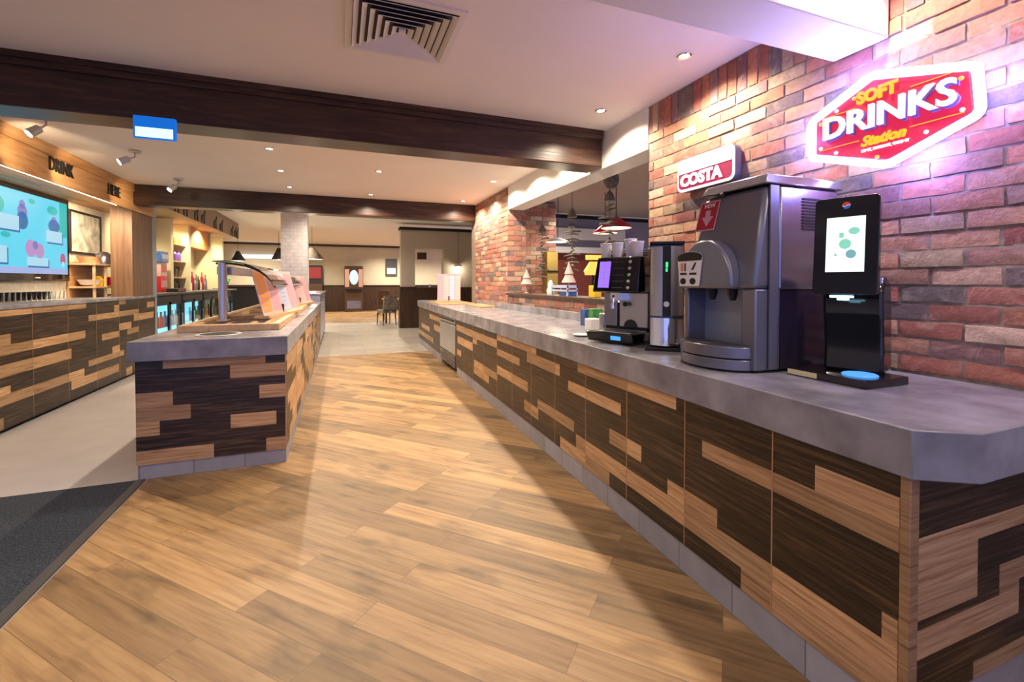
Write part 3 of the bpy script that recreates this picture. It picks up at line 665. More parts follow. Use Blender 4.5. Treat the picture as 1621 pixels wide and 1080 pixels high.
# goods on the back bar
def carton(label, x, y, z, w, d, h, mats, cat='box', name='carton'):
    t_ = thing(name, label, cat, (x, y, z))
    obj('body', B().box(-d / 2, d / 2, -w / 2, w / 2, 0, h), mats[0], t_, world=False, bevel=.004)
    obj('printed_band', B().box(d / 2, d / 2 + .002, -w / 2 * .85, w / 2 * .85, h * .3, h * .75), mats[1], t_, world=False)
    return t_
carton('red and pink stacked pack on the back bar beside the blue-grey post', -3.2, 10.35, 1.141, .35, .2, .30, ['red', 'pink'])
carton('white and pink pack on top of the red pack beside the blue-grey post', -3.2, 10.35, 1.444, .32, .2, .26, ['palepink', 'red'])
carton('blue crate topmost of the stack beside the blue-grey post', -3.2, 10.35, 1.706, .36, .24, .20, ['blue', 'paleblue'], 'crate', 'crate')
carton('dark low tray on the back bar in front of the red pack', -2.95, 10.5, 1.141, .5, .18, .07, ['blackm', 'darkred'], 'tray', 'bar_tray')
sh = thing('bracket_shelf', 'three tier cream wall shelf between two cream dividers over the back bar', 'shelf', (-3.4, 11.6, 1.3))
for z in (1.42, 1.76, 2.12): obj('board', B().box(-3.5, -3.2, 11.06, 12.04, z, z + .02), 'beech', sh)
k = 0
for z, mm, cn in ((1.141, 'branch', 'brown'), (1.441, 'branch', 'brown'), (1.781, 'purple', 'purple'), (2.141, 'orange', 'orange')):
    for y in (11.3, 11.6, 11.85):
        where = {1.141: 'on the back bar below the cream wall shelf', 1.441: 'on the lowest board of the cream wall shelf', 1.781: 'on the middle board of the cream wall shelf', 2.141: 'on the top board of the cream wall shelf'}[z]
        simple('jar', B().lathe([(.05, 0), (.06, .02), (.06, .16), (.03, .2), (.035, .22)], 14), mm, cn + ' jar ' + where, 'jar', (-3.3, y, z), cn + ' jars ' + where)
for n in range(10):
    y = 12.35 + n * .16; hh = (.34, .26, .44, .3, .38)[n % 5]
    simple('bottle', B().lathe([(.035, 0), (.04, .01), (.04, hh * .6), (.014, hh * .8), (.014, hh)], 12), ('blackm', 'glass', 'darkred', 'steel', 'branch')[n % 5], ('black', 'clear', 'dark red', 'silver', 'brown')[n % 5] + ' spirit bottle on the back bar below the orange panel', 'bottle', (-3.25, y, 1.141), ('black', 'clear', 'dark red', 'silver', 'brown')[n % 5] + ' bottles below the orange panel')
simple('green_pot_plant', B().lathe([(.05, 0), (.07, .12), (.06, .12)], 14, 0).ball((0, 0, .2), .11, 12, 1).ball((.05, .05, .27), .07, 10, 1), ['blackm', 'green'], 'small green plant in a dark pot on the back bar right of the guard post', 'plant', (-3.0, 14.7, 1.141))
# rough silhouettes along the bulkhead
def figure_poly(k):
    return [(x * 1.3, y * 1.3) for x, y in [(-.10, 0), (-.07, .0), (-.06, .09), (.03, .09), (.04, 0), (.07, 0), (.075, .12), (.12, .2 + .02 * (k % 3)), (.10, .24), (.05, .19), (.03, .15), (-.07, .15), (-.12, .1)]]
ys = [9.9, 10.4, 11.1, 11.6, 12.6, 13.2, 14.4, 14.8, 15.1]
for k, y in enumerate(ys):
    o = obj('cutout_figure', B().prism(figure_poly(k), 0, .012, 0, frame_mtx((0, 0, 0), (0, 1, 0), (0, 0, 1))), 'blackm', loc=(-2.759, y, 2.60), world=False, smooth=False)
    tag(o, 'small black cut-out figure along the lower edge of the brown bulkhead', 'ornament', 'black cut-out figures on the brown bulkhead')

# ------------------------------------------------------------------ ceiling fittings
def downlight(x, y, z, label, energy, group='recessed ceiling downlights', lamp=True, cone=150):
    t_ = thing('downlight', label, 'ceiling light', (x, y, z), group=None)
    obj('bezel', B().lathe([(.030, -.001), (.045, -.001), (.047, -.004), (.044, -.008), (.032, -.006)], 24, cap=False), 'chrome', t_, world=False)
    obj('lens', B().lathe([(.031, -.002), (.031, -.0035)], 20), 'e_lamp', t_, world=False)
    if lamp: spot('downlight_lamp', (x, y, z - .03), (x, y, 0), energy, cone, LC, .5)
def spot(name, loc, target, energy, cone, col, blend=.5, r=.025):
    L = bpy.data.lights.new(name, 'SPOT'); L.energy = energy; L.spot_size = R(cone); L.spot_blend = blend; L.color = col; L.shadow_soft_size = r
    o = bpy.data.objects.new(name, L); C.objects.link(o); o.location = loc
    o.rotation_euler = (Vector(target) - Vector(loc)).to_track_quat('-Z', 'Y').to_euler(); return o
E1 = 88
CORD = ['nearest', 'second nearest', 'third nearest', 'fourth nearest', 'fifth nearest', 'sixth nearest', 'furthest']
def rowl(x, ys, desc, hidden=()):
    for i, y in enumerate(ys):
        downlight(x, y, CEIL, 'small round downlight, %s of those in the ceiling %s' % (CORD[i], desc), E1)
rowl(2.012, [2.28, 3.243, 6.03, 7.68], 'row above the right counter')
rowl(-.685, [5.4, 6.41, 7.456], 'row above the island')
rowl(.475, [6.01, 7.63], 'row over the aisle')
for p in ((2.012, .30), (2.012, 1.28), (2.012, 4.3), (2.012, 5.2), (2.012, 6.95), (-.3, 1.0), (-.3, 0.0), (-.3, -1.0), (-2.6, 1.0), (-2.4, 2.6), (-.685, 4.4), (.475, 4.4), (2.012, -.6)):
    spot('downlight_lamp', (p[0], p[1], CEIL - .02), (p[0], p[1], 0), E1 * (.42 if p[0] > 2 and p[1] < 2 else 1.05 if p[0] > 2 else .3 if p[0] > -.4 and p[1] < 2 else .8), 150, LC, .5)
# spotlights
def spotlight(label, loc, tgt, e, visible_dir):
    t_ = thing('ceiling_spotlight', label, 'spotlight', loc)
    obj('mount', B().lathe([(.05, -.022), (.055, -.02), (.055, 0)], 20), 'steel', t_, world=False)
    d = Vector(visible_dir).normalized(); p = Vector((0, 0, -.02)); e1 = p + Vector((0, 0, -.05)); e2 = e1 + d * .06
    obj('arm', B().tube([p, e1, e2], .009, 8), 'steel', t_, world=False)
    q = e2 + d * .09
    obj('head', B().tube([e2 - d * .01, e2, q], [.02, .034, .038], 16), 'steel', t_, world=False)
    obj('lens', B().tube([q, q + d * .003], .032, 16), 'e_spot', t_, world=False)
    w = Vector(loc) + q + d * .03
    spot('spot_lamp', w, tgt, e, 75, (1, .78, .48), .7)
spotlight('ceiling spotlight nearest the camera, above the television and DRINK letters', (-2.33, 5.05, CEIL), (-2.76, 6.25, 2.5), 45, (-.5, -.4, -.6))
spotlight('silver ceiling spotlight with a bent arm between the other two over the bar', (-2.04, 5.99, CEIL), (-2.76, 6.45, 2.4), 30, (-.75, -.35, -.5))
spotlight('ceiling spotlight furthest along the bar, beside the second dark beam', (-2.04, 7.40, CEIL), (-2.76, 7.7, 2.3), 30, (-.5, -.4, -.6))
spot('spot_lamp', (-2.9, 7.2, 2.36), (-3.3, 8.0, 1.3), 130, 120, (1, .78, .5), .6)
spot('spot_lamp', (-2.55, 6.0, 2.58), (-2.76, 6.22, 2.46), 5, 70, (1, .74, .4), .8)  # extra lamp without a fitting, added for the hot spot on DRINK
# vent
vn = thing('air_vent', 'square four-way louvred air diffuser in the near ceiling', 'vent', (.335, 2.61, CEIL))
b = B(); h0 = .30
for a0, a1 in ((.30, .265),):
    b.box(-a0, a0, -a0, -a1, -.012, 0).box(-a0, a0, a1, a0, -.012, 0).box(-a0, -a1, -a1, a1, -.012, 0).box(a1, a0, -a1, a1, -.012, 0)
obj('frame', b, 'white', vn, world=False)
obj('duct_opening', B().box(-.265, .265, -.265, .265, -.002, -.0005), 'blackm', vn, world=False)
for k in range(6):
    o_, i_ = .262 - k * .041, .262 - k * .041 - .026; zt, zb_ = -.003, -.022
    for q in range(4):
        Mz = Matrix.Rotation(q * math.pi / 2, 4, 'Z')
        P = [(-o_, -o_, zb_), (o_, -o_, zb_), (i_, -i_, zt), (-i_, -i_, zt), (-o_, -o_, zb_ + .003), (o_, -o_, zb_ + .003), (i_, -i_, zt + .0015), (-i_, -i_, zt + .0015)]
        obj('louvre', B().hexa(P, 0, Mz), 'white', vn, world=False, smooth=False)
obj('centre_plate', B().box(-.018, .018, -.018, .018, -.02, -.003), 'white', vn, world=False)
# exit sign on the dark beam
ex = thing('exit_sign', 'blue and white illuminated sign hanging from the first dark beam', 'sign', (-1.125, 3.66, 2.40))
obj('housing', B().box(-1.240, -1.012, 3.62, 3.655, 2.270, 2.412), 'e_exitblue', ex, bevel=.003)
obj('lit_panel', B().box(-1.228, -1.025, 3.616, 3.62, 2.276, 2.338), 'e_exit', ex)
obj('hanger', B().box(-1.18, -1.07, 3.655, 3.698, 2.38, 2.41), 'blue', ex)

# ------------------------------------------------------------------ neon sign
CY, CZ = 1.303, 2.055
ns = thing('neon_sign', 'glowing hexagonal SOFT DRINKS Station neon sign on the brick wall', 'neon sign', (2.32, CY, CZ))
HX = [(-.335, .088), (-.05, .213), (.32, .095), (.335, -.092), (.02, -.213), (-.335, -.092)]
def inset(p, k, kz=None): return [(x * k, y * (kz or k)) for x, y in p]
Mn = frame_mtx((-.06, 0, 0), (0, -1, 0), (0, 0, 1))
obj('tray', B().prism(inset(HX, .96), -.045, 0, 0, Mn), 'silverpl', ns, world=False, smooth=False)
obj('red_panel', B().prism(inset(HX, .90, .87), 0, .008, 0, Mn), 'e_neonred', ns, world=False, smooth=False)
def rounded(poly, r=.02, n=4):
    out = []
    for i, p in enumerate(poly):
        p = Vector(p); a = Vector(poly[i - 1]); c = Vector(poly[(i + 1) % len(poly)])
        d1 = (a - p).normalized(); d2 = (c - p).normalized()
        for k in range(n + 1):
            t_ = k / n; q = (1 - t_) ** 2 * (p + d1 * r) + 2 * t_ * (1 - t_) * p + t_ * t_ * (p + d2 * r); out.append((q.x, q.y))
    return out
tp = [Mn @ Vector((x, y, .012)) for x, y in rounded(inset(HX, .985), .03)]
obj('neon_tube', B().tube(tp, .0165, 10, closed=True), 'e_neon', ns, world=False)
def nt(s_, size, x, y, mat, bold=0, shear=0, sx=1, z=.018, ext=.005, rot=0):
    return text('lettering', s_, size, ext, Mn @ Matrix.Translation((x, y, z)) @ Matrix.Rotation(R(rot), 4, 'Z'), mat, ns, bold=bold, shear=shear, sx=sx)
nt('SOFT', .072, -.025, .118, 'e_neonyel', .0035, sx=.95)
nt('DRINKS', .142, .0, .018, 'e_neonwhite', .003, sx=1.06, z=.024, ext=.008)
text('lettering', 'DRINKS', .142, .004, Mn @ Matrix.Translation((.007, .008, .013)), 'purple', ns, bold=.003, sx=1.06)
nt('Station', .062, 0, -.085, 'e_neonyel', .0018, shear=.35)
nt('SIP IT, SWISH IT, GULP IT', .017, .01, -.125, 'e_neonwhite', .0003)
b = B()
for (x, y, x2, y2) in ((.10, .098, .27, .098), (-.27, .085, -.12, .085), (-.28, -.07, -.1, -.07), (.1, -.07, .28, -.07)):
    obj('pinstripe', B().box(x, x2, y - .0015, y + .0015, .008, .011, 0, Mn), 'e_neonyel', ns, world=False)
for k, (x, y) in enumerate(((-.275, .06), (-.2, .1), (.05, .165), (.27, .062), (.275, -.06), (.16, -.11), (-.02, -.165), (-.2, -.1), (-.275, -.06), (-.12, .13))):
    obj('bulb', B().ball((0, 0, 0), .009, 10, 0, 1, Mn @ Matrix.Translation((x, y, .014))), 'e_neonyel' if k % 3 == 0 else 'e_neonwhite', ns, world=False)
# unseen point lights added in front of the tube to strengthen its wall wash
for (x, y) in ((-.33, 0), (.33, 0), (-.1, .2), (.12, -.19)):
    L = bpy.data.lights.new('neon_glow', 'POINT'); L.energy = 6.5; L.color = (.27, .25, 1); L.shadow_soft_size = .04
    o = bpy.data.objects.new('neon_glow', L); C.objects.link(o); p = Matrix.Translation(ns.location) @ Mn @ Vector((x * 1.1, y * 1.15, .03)); o.location = p

# COSTA lightbox
cs = thing('lightbox_sign', 'small rounded COSTA lightbox sign mounted on the brick wall', 'sign', (2.32, 2.37, 2.075))
Mc = frame_mtx((-.055, 0, 0), (0, -1, 0), (0, 0, 1))
def rrect(w, h, r, n=5):
    out = []
    for cx_, cy_, a0 in ((w / 2 - r, h / 2 - r, 0), (-w / 2 + r, h / 2 - r, 90), (-w / 2 + r, -h / 2 + r, 180), (w / 2 - r, -h / 2 + r, 270)):
        for k in range(n + 1): a = R(a0 + 90 * k / n); out.append((cx_ + r * math.cos(a), cy_ + r * math.sin(a)))
    return out
obj('casing', B().prism(rrect(.50, .225, .045), -.05, 0, 0, Mc), 'silverpl', cs, world=False)
obj('rim', B().prism(rrect(.50, .225, .045), 0, .006, 0, Mc), 'e_signrim', cs, world=False)
obj('red_panel', B().prism(rrect(.465, .19, .032), .006, .009, 0, Mc), 'e_costared', cs, world=False)
b = B(); b.prism([(x, y) for x, y in rrect(.465, .19, .032) if y > .0] + [(-.2325, .012), (.2325, .012)], .009, .012, 0, Mc)
obj('white_panel', b, 'e_signwhite', cs, world=False)
text('lettering', 'COSTA', .104, .003, Mc @ Matrix.Translation((-.03, -.043, .012)), 'e_signwhite', cs, bold=.005, sx=1.08)

# ------------------------------------------------------------------ ice and juice dispenser
dp = thing('drinks_dispenser', 'large stainless drinks dispenser with arched front and red label on the right counter', 'drinks machine', (1.95, 1.66, ZT))
zz = lambda z: z
b = B().box(1.80, 2.17, 1.44, 1.88, .945, 1.755)
obj('body', b, 'steel_d', dp, bevel=.01)
b = B(); Y0, Y1 = 1.445, 1.875
b.hexa([(1.655, Y0, 1.30), (1.80, Y0, 1.30), (1.80, Y1, 1.30), (1.655, Y1, 1.30), (1.725, Y0, 1.75), (1.80, Y0, 1.75), (1.80, Y1 - .09, 1.75), (1.725, Y1 - .09, 1.75)])
obj('front_panel', b, 'silverpl', dp, bevel=.02)
obj('side_cheek', B().box(1.665, 1.80, Y0, Y0 + .075, .945, 1.30), 'silverpl', dp, bevel=.008)
obj('side_cheek', B().box(1.665, 1.80, Y1 - .03, Y1, .945, 1.30), 'silverpl', dp, bevel=.008)
obj('recess_back', B().box(1.775, 1.80, Y0 + .075, Y1 - .03, 1.0, 1.30), plain('blue_grey_recess', (.26, .3, .4), .35, .4), dp)
# arched hood
Mf = frame_mtx((1.655, 1.675, 1.30), (0, -1, 0), (0, 0, 1))
arch = [(-.185, 0), (.145, 0)] + [(-.02 + .165 * math.cos(R(a)) * (1 if a > 90 else 1), .02 + .235 * math.sin(R(a))) for a in range(0, 181, 15)]
arch = [(-.19, -.0), (.15, -.0)] + [(-.02 + .17 * math.cos(R(a)), .03 + .20 * math.sin(R(a))) for a in range(0, 181, 12)]
obj('arched_hood', B().prism(arch, -.06, .045, 0, Mf), 'silverpl', dp, bevel=.012)
Mh = frame_mtx((1.608, 1.675, 1.30), (0, -1, 0), (0, 0, 1))
lab = [(-.165, .012), (-.035, .012), (-.015, .14)] + [(-.095 + .085 * math.cos(R(a)), .15 + .03 * math.sin(R(a))) for a in range(10, 171, 20)] + [(-.18, .14)]
obj('flavour_label', B().prism(lab, .0, .004, 0, Mh), 'whitepl', dp, smooth=False)
b = B()
b.prism([(-.095 + .085 * math.cos(R(a)), .150 + .028 * math.sin(R(a))) for a in range(10, 171, 20)] + [(-.175, .135), (-.02, .135)], .004, .006, 0, Mh)
for (x, y) in ((-.14, .035), (-.075, .035)):
    b.prism([(x + .02 * math.cos(R(a)), y + .016 * math.sin(R(a))) for a in range(0, 360, 30)], .004, .006, 0, Mh)
    b.box(x - .02, x + .025, y + .032, y + .042, .004, .006, 0, Mh)
b.box(-.155, -.14, .085, .125, .004, .006, 1, Mh).box(-.13, -.122, .085, .125, .004, .006, 0, Mh).box(-.105, -.1, .02, .13, .004, .006, 2, Mh)
b.prism([(-.085, .09), (-.07, .09), (-.05, .125), (-.06, .125)], .004, .006, 0, Mh)
obj('label_print', b, ['blackm', 'orange', 'paper'], dp, smooth=False)
# red NEW sticker with an arrow, lying on the leaning front
slope = math.atan2(.07, .45)
Ms = frame_mtx((1.655 + .07 * (1.585 - 1.30) / .45 - .002, 1.775, 1.585), (0, -1, 0), (math.sin(slope), 0, math.cos(slope)))
obj('sticker', B().prism([(-.06, 0), (.065, 0), (.085, .145), (-.04, .145)], 0, .002, 0, Ms).prism([(-.054, .006), (.059, .006), (.078, .139), (-.034, .139)], .002, .003, 1, Ms), ['pink', 'darkred'], dp, smooth=False)
b = B().box(.0, .03, .065, .10, .003, .0045, 0, Ms).prism([(-.022, .068), (.013, .02), (.052, .068)], .003, .0045, 0, Ms)
obj('arrow_print', b, 'pink', dp, smooth=False)
text('sticker_lettering', 'NEW', .03, .0008, Matrix.Translation(-Vector(dp.location)) @ Ms @ Matrix.Translation((.022, .122, .004)), 'paper', dp)
obj('badge', B().tube([(1.69, 1.80, 1.748), (1.689, 1.74, 1.755), (1.69, 1.68, 1.748)], .004, 8).ball((1.70, 1.665, 1.742), .012, 10), 'blackm', dp)
# lid
b = B().hexa([(1.70, 1.43, 1.755), (2.19, 1.43, 1.755), (2.19, 1.89, 1.755), (1.70, 1.80, 1.755), (1.72, 1.44, 1.80), (2.18, 1.44, 1.80), (2.18, 1.88, 1.80), (1.72, 1.78, 1.80)])
obj('lid', b, 'steel_d', dp, bevel=.006)
# side panel with louvres
b = B()
for k in range(11): b.box(1.935, 2.065, 1.434, 1.4405, 1.565 + k * .0135, 1.5715 + k * .0135)
obj('side_louvres', b, 'blackm', dp)
obj('side_edge_strip', B().box(1.735, 1.785, 1.434, 1.4405, .95, 1.75), 'silverpl', dp)
obj('side_dark_reflection', B().box(1.80, 2.16, 1.436, 1.4405, .95, 1.30), plain('painted_dark_reflection', (.03, .02, .03), .15), dp)  # dark reflection on the steel side, put into a near-black sheet
obj('side_rail', B().box(1.79, 2.10, 1.430, 1.437, 1.30, 1.306), 'steel', dp)
# drip tray
Mt = Matrix.Translation((1.68, 1.665, ZT))
half = [(-.0, -.20)] + [(-.135 * math.cos(R(a)), .20 * math.sin(R(a))) for a in range(-75, 76, 15)] + [(0, .20)]
half = [(x, y) for x, y in half][::-1]
obj('drip_tray', B().prism(half, .008, .055, 0, Mt).prism([(x * 1.02, y * 1.01) for x, y in half], .06, .112, 0, Mt), 'silverpl', dp, bevel=.004)
obj('drip_grille', B().prism([(x * .9, y * .9) for x, y in half], .112, .116, 0, Mt), 'dgrey', dp)
for y in (1.60, 1.72): obj('nozzle', B().lathe([(.012, 0), (.022, .03), (.022, .07)], 14, 0, Matrix.Translation((1.70, y, 1.245))), 'blackm', dp)
obj('foot_skirt', B().box(1.70, 2.15, 1.46, 1.86, ZT, .945), 'blackm', dp)

# ------------------------------------------------------------------ touch screen dispenser
ang = math.atan2(-.94, .335)
ts = thing('touchscreen_dispenser', 'black drinks dispenser with a bright white touch screen nearest the camera on the counter', 'drinks machine', (1.92, 1.245, ZT))
L_ = ts.location
b = B().box(1.80, 2.05, 1.085, 1.40, ZT, .966)
obj('base', b, 'black', ts, bevel=.004)
obj('drip_tray', B().lathe([(.055, .031), (.06, .034), (.055, .038)], 24, 0, Matrix.Translation((1.90, 1.17, ZT))), 'e_blueled', ts)
obj('yellow_label', B().box(1.796, 1.80, 1.27, 1.395, .94, .96), plain('cream_label', (.7, .62, .35), .5), ts)
col = [(1.93, 1.10), (2.13, 1.10), (2.13, 1.25), (2.06, 1.34), (1.97, 1.34)]
vs = []
for z, sh_, w in ((.966, 0, 1.0), (1.05, .01, .95), (1.16, .0, .93), (1.24, -.03, 1.0), (1.30, -.05, 1.05)):
    pass
b = B()
# body as a profile swept across its width (local x across, y depth)
Mloc = Matrix.Translation((0, 0, 0)) @ Matrix.Rotation(ang, 4, 'Z')
prof = [(.0, .031), (.15, .031), (.145, .30), (.11, .40), (.05, .42), (.0, .38), (-.02, .34), (-.01, .25), (.01, .12)]
P3 = Matrix.Rotation(ang, 4, 'Z') @ Matrix(((0, 0, 1, 0), (1, 0, 0, .015), (0, 1, 0, 0), (0, 0, 0, 1)))
obj('column', B().prism(prof, -.075, .125, 0, P3), 'black', ts, world=False, bevel=.012)
tilt = R(5)
Msn = Matrix.Translation(Vector((1.851, 1.20, 1.475)) - L_) @ Matrix.Rotation(ang, 4, 'Z') @ Matrix.Rotation(-tilt, 4, 'X') @ Matrix(((1, 0, 0, 0), (0, 0, -1, 0), (0, 1, 0, 0), (0, 0, 0, 1)))
obj('screen_housing', B().prism(rrect(.212, .385, .016), -.035, 0, 0, Msn), 'black', ts, world=False, bevel=.003)
obj('screen', B().box(-.063, .063, -.105, .112, 0, .0015, 0, Msn), 'e_screen', ts, world=False)
def dsc(bb, x, y, r, z0, z1, m, Mx, sx=1): bb.prism([(x + r * sx * math.cos(R(a)), y + r * math.sin(R(a))) for a in range(0, 360, 24)], z0, z1, m, Mx)
b = B(); dsc(b, .0, .005, .02, .0015, .002, 0, Msn); dsc(b, .02, -.035, .017, .0015, .002, 1, Msn); dsc(b, .028, .055, .014, .0015, .002, 0, Msn, 1.3); b.prism([(-.035, -.04), (-.025, -.04), (-.03, -.03)], .0015, .002, 1, Msn)
b.box(-.02, -.005, .03, .05, .0015, .002, 0, Msn)
obj('screen_icons', b, ['e_scrgreen', 'e_scrteal'], ts, world=False, smooth=False)
b = B()
b.prism([(.014 * math.cos(R(a)), .158 + .014 * math.sin(R(a))) for a in range(20, 200, 15)], 0, .0012, 0, Msn)
b.prism([(.014 * math.cos(R(a)), .158 + .014 * math.sin(R(a))) for a in range(215, 365, 15)], 0, .0012, 1, Msn)
b.prism([(-.013, .160), (-.005, .156), (.004, .161), (.0135, .161), (.0135, .157), (.004, .155), (-.005, .151), (-.013, .154)], .0012, .002, 2, Msn)
obj('round_logo', b, [emis('logo_red', (.7, .03, .05), .7), emis('logo_blue', (.03, .12, .6), .7), 'paper'], ts, world=False, smooth=False, )
obj('dispense_light', B().box(-.045, .03, -.205, -.197, -.02, .0, 0, Msn).box(-.02, .015, -.215, -.205, -.02, .0, 0, Msn), 'e_led', ts, world=False)

# ------------------------------------------------------------------ coffee machine
ca = math.atan2(-.922, .387)
cm = thing('coffee_machine', 'black coffee machine with violet selection display on the right counter', 'coffee machine', (1.64, 2.50, ZT), ca)
# local: x across the front, y back, z up
obj('rear_body', B().box(-.17, .17, .16, .46, .01, .56), 'black', cm, world=False, bevel=.01)
b = B().hexa([(-.175, .02, .33), (.175, .02, .33), (.175, .18, .33), (-.175, .18, .33), (-.16, .06, .56), (.17, .06, .56), (.17, .18, .56), (-.16, .18, .56)])
obj('control_head', b, 'black', cm, world=False, bevel=.01)
tl = math.atan2(.04, .23)
Mk = frame_mtx((0, .019, .33), (1, 0, 0), (0, math.sin(tl), math.cos(tl)))
obj('display', B().box(-.13, -.045, .03, .205, 0, .003, 0, Mk), 'e_purple', cm, world=False)
b = B()
for k in range(4): b.box(-.125, -.05, .045 + k * .042, .047 + k * .042, .003, .0036, 0, Mk)
b.box(-.089, -.086, .03, .205, .003, .0036, 0, Mk)
obj('display_grid', b, 'e_tvpurple', cm, world=False)
for k in range(5):
    obj('drink_button', B().lathe([(.011, 0), (.011, .004), (.007, .006)], 12, 0, Mk @ Matrix.Translation((.10, .03 + k * .042, 0))), 'steel', cm, world=False)
    obj('button_label', B().box(-.02, .06, .028 + k * .042, .033 + k * .042, 0, .001, 0, Mk), 'dgrey', cm, world=False)
obj('front_plate', B().box(-.165, -.06, .148, .16, .10, .325), 'steel_d', cm, world=False, bevel=.003)
obj('front_plate', B().box(-.04, .165, .148, .16, .10, .325), 'steel', cm, world=False, bevel=.003)
b = B().tube([(-.05, .15, .31), (-.05, .10, .31), (-.05, .085, .28), (-.05, .085, .22)], .012, 10).tube([(-.02, .15, .30), (-.02, .11, .30), (-.02, .10, .26)], .009, 10).box(-.075, -.0, .09, .15, .275, .325)
obj('brew_spout', b, 'chrome', cm, world=False)
obj('steam_knob', B().ball((.02, .12, .25), .016), 'blackm', cm, world=False)
obj('waste_slot', B().prism([(.05 * math.cos(R(a)), .05 * math.sin(R(a))) for a in range(0, 181, 15)], 0, .004, 0, frame_mtx((.045, .148, .10), (1, 0, 0), (0, 0, 1))), 'blackm', cm, world=False)
obj('drip_tray', B().hexa([(-.17, -.03, .01), (.17, -.03, .01), (.17, .16, .01), (-.17, .16, .01), (-.175, -.05, .075), (.175, -.05, .075), (.175, .16, .075), (-.175, .16, .075)]), 'black', cm, world=False, bevel=.008)
b = B()
for k in range(14): b.box(-.15 + k * .0225, -.14 + k * .0225, -.035, .145, .076, .080)
b.box(-.16, .16, -.04, -.032, .076, .081).box(-.16, .16, .14, .147, .076, .081)
obj('drip_grille', b, 'steel', cm, world=False)
obj('maker_badge', B().box(.02, .09, -.048, -.042, .03, .055), 'e_blueled', cm, world=False)
for k, (x, y) in enumerate(((-.14, .2), (.14, .2), (-.14, .42), (.14, .42))): obj('foot', B().lathe([(.015, 0), (.015, .012)], 10, 0, Matrix.Translation((x, y, 0))), 'blackm', cm, world=False)
# cups on top of the coffee machine
def cup_stack(label, n, loc, group=None, r0=.03, r1=.04, name='cup_stack'):
    b = B()
    for k in range(n): b.lathe([(r0, k * .012), (r1, k * .012 + .09), (r1 + .002, k * .012 + .092), (r1 + .001, k * .012 + .096), (r0 * .9, k * .012 + .006)], 18)
    return tag(obj(name, b, 'paper', loc=loc, world=False), label, 'cup', group)
Cm = Matrix.Translation(cm.location) @ Matrix.Rotation(ca, 4, 'Z')
for k, (x, y, n, rot) in enumerate(((-.13, .12, 1, 0), (-.04, .12, 1, 0), (.03, .17, 3, 0), (.11, .12, 1, 0))):
    p = Cm @ Vector((x, y, .562))
    cup_stack(['white paper cup at the left on top of the coffee machine', 'white paper cup second from left on top of the coffee machine', 'tallest stack of white paper cups on top of the coffee machine', 'white paper cup at the right on top of the coffee machine'][k], n, p)
rk = thing('cup_rail', 'low black wire rail around the cups on top of the coffee machine', 'rack', tuple(Cm @ Vector((0, .3, .561))), ca)
obj('rail', B().tube([(-.16, -.12, .045), (.16, -.12, .045), (.16, .14, .045), (-.16, .14, .045)], .004, 8, closed=True), 'blackm', rk, world=False)
for x in (-.16, .16):
    for y in (-.12, .14): obj('leg', B().tube([(x, y, 0), (x, y, .045)], .004, 8), 'blackm', rk, world=False)

# milk cooler / cup tower
ma = R(-37)
mk = thing('milk_cooler', 'slim steel-fronted tower with a green digit between coffee machine and drinks dispenser', 'milk cooler', (1.765, 2.13, ZT), ma)
obj('body', B().box(-.095, .095, .0, .24, .02, .615), 'black', mk, world=False, bevel=.006)
obj('foot_plate', B().box(-.12, .10, -.04, .24, 0, .02), 'blackm', mk, world=False, bevel=.004)
def bow(x0, x1, z0, z1, n=10):
    b = B(); pts = []
    for k in range(n + 1):
        x = x0 + (x1 - x0) * k / n; pts.append((x, -.035 * (1 - (x / .09) ** 2)))
    pl = pts + [(x1, .0 - .0), (x0, .0)]
    return b.prism(pl, z0, z1)
obj('steel_front', bow(-.09, -.025, .20, .60), 'steel', mk, world=False)
obj('steel_front', bow(.02, .09, .20, .60), 'steel', mk, world=False)
obj('lower_front', bow(-.09, .09, .03, .19), 'chrome', mk, world=False)
obj('black_strip', bow(-.024, .019, .20, .60), 'blackm', mk, world=False)
obj('digit_display', B().box(-.008, .004, -.040, -.0345, .48, .51).box(-.008, .002, -.040, -.0345, .455, .475), 'e_green', mk, world=False)
obj('round_badge', B().lathe([(.016, 0), (.016, .004)], 18, 0, frame_mtx((-.003, -.034, .27), (1, 0, 0), (0, 0, 1))), 'whitepl', mk, world=False)
obj('door_grip', B().box(.03, .09, -.03, .0, .185, .205), 'blackm', mk, world=False)
obj('lid', B().box(-.095, .095, -.01, .24, .615, .63), 'blackm', mk, world=False)

# small things left of the coffee machine
simple('cup_dispenser', B().lathe([(.035, 0), (.035, .16), (.03, .165)], 20), 'steel', 'silver cup tube standing left of the coffee machine', 'cup holder', (1.83, 2.90, ZT))
simple('napkin_box', B().box(-.05, .05, -.05, .05, 0, .10), 'whitepl', 'small white box left of the silver cup tube', 'box', (1.93, 3.22, ZT), bevel=.006)
simple('green_carton', B().box(-.05, .05, -.04, .04, 0, .16), 'green', 'green carton behind the white box on the counter', 'carton', (2.12, 3.50, ZT), bevel=.004)
simple('blue_carton', B().box(-.05, .05, -.04, .04, 0, .15), 'blue', 'blue carton beside the green one on the counter', 'carton', (2.12, 3.64, ZT), bevel=.004)
simple('yellow_carton', B().box(-.04, .04, -.06, .06, 0, .12), 'yellow', 'yellow and green pack standing on the brick ledge', 'carton', (2.45, 4.05, 1.176), bevel=.004)
simple('saucer', B().lathe([(.03, 0), (.06, .006), (.07, .014), (.055, .010), (.02, .006)], 20), 'whitepl', 'white saucer on the counter left of the coffee machine tray', 'saucer', (1.66, 2.92, ZT))

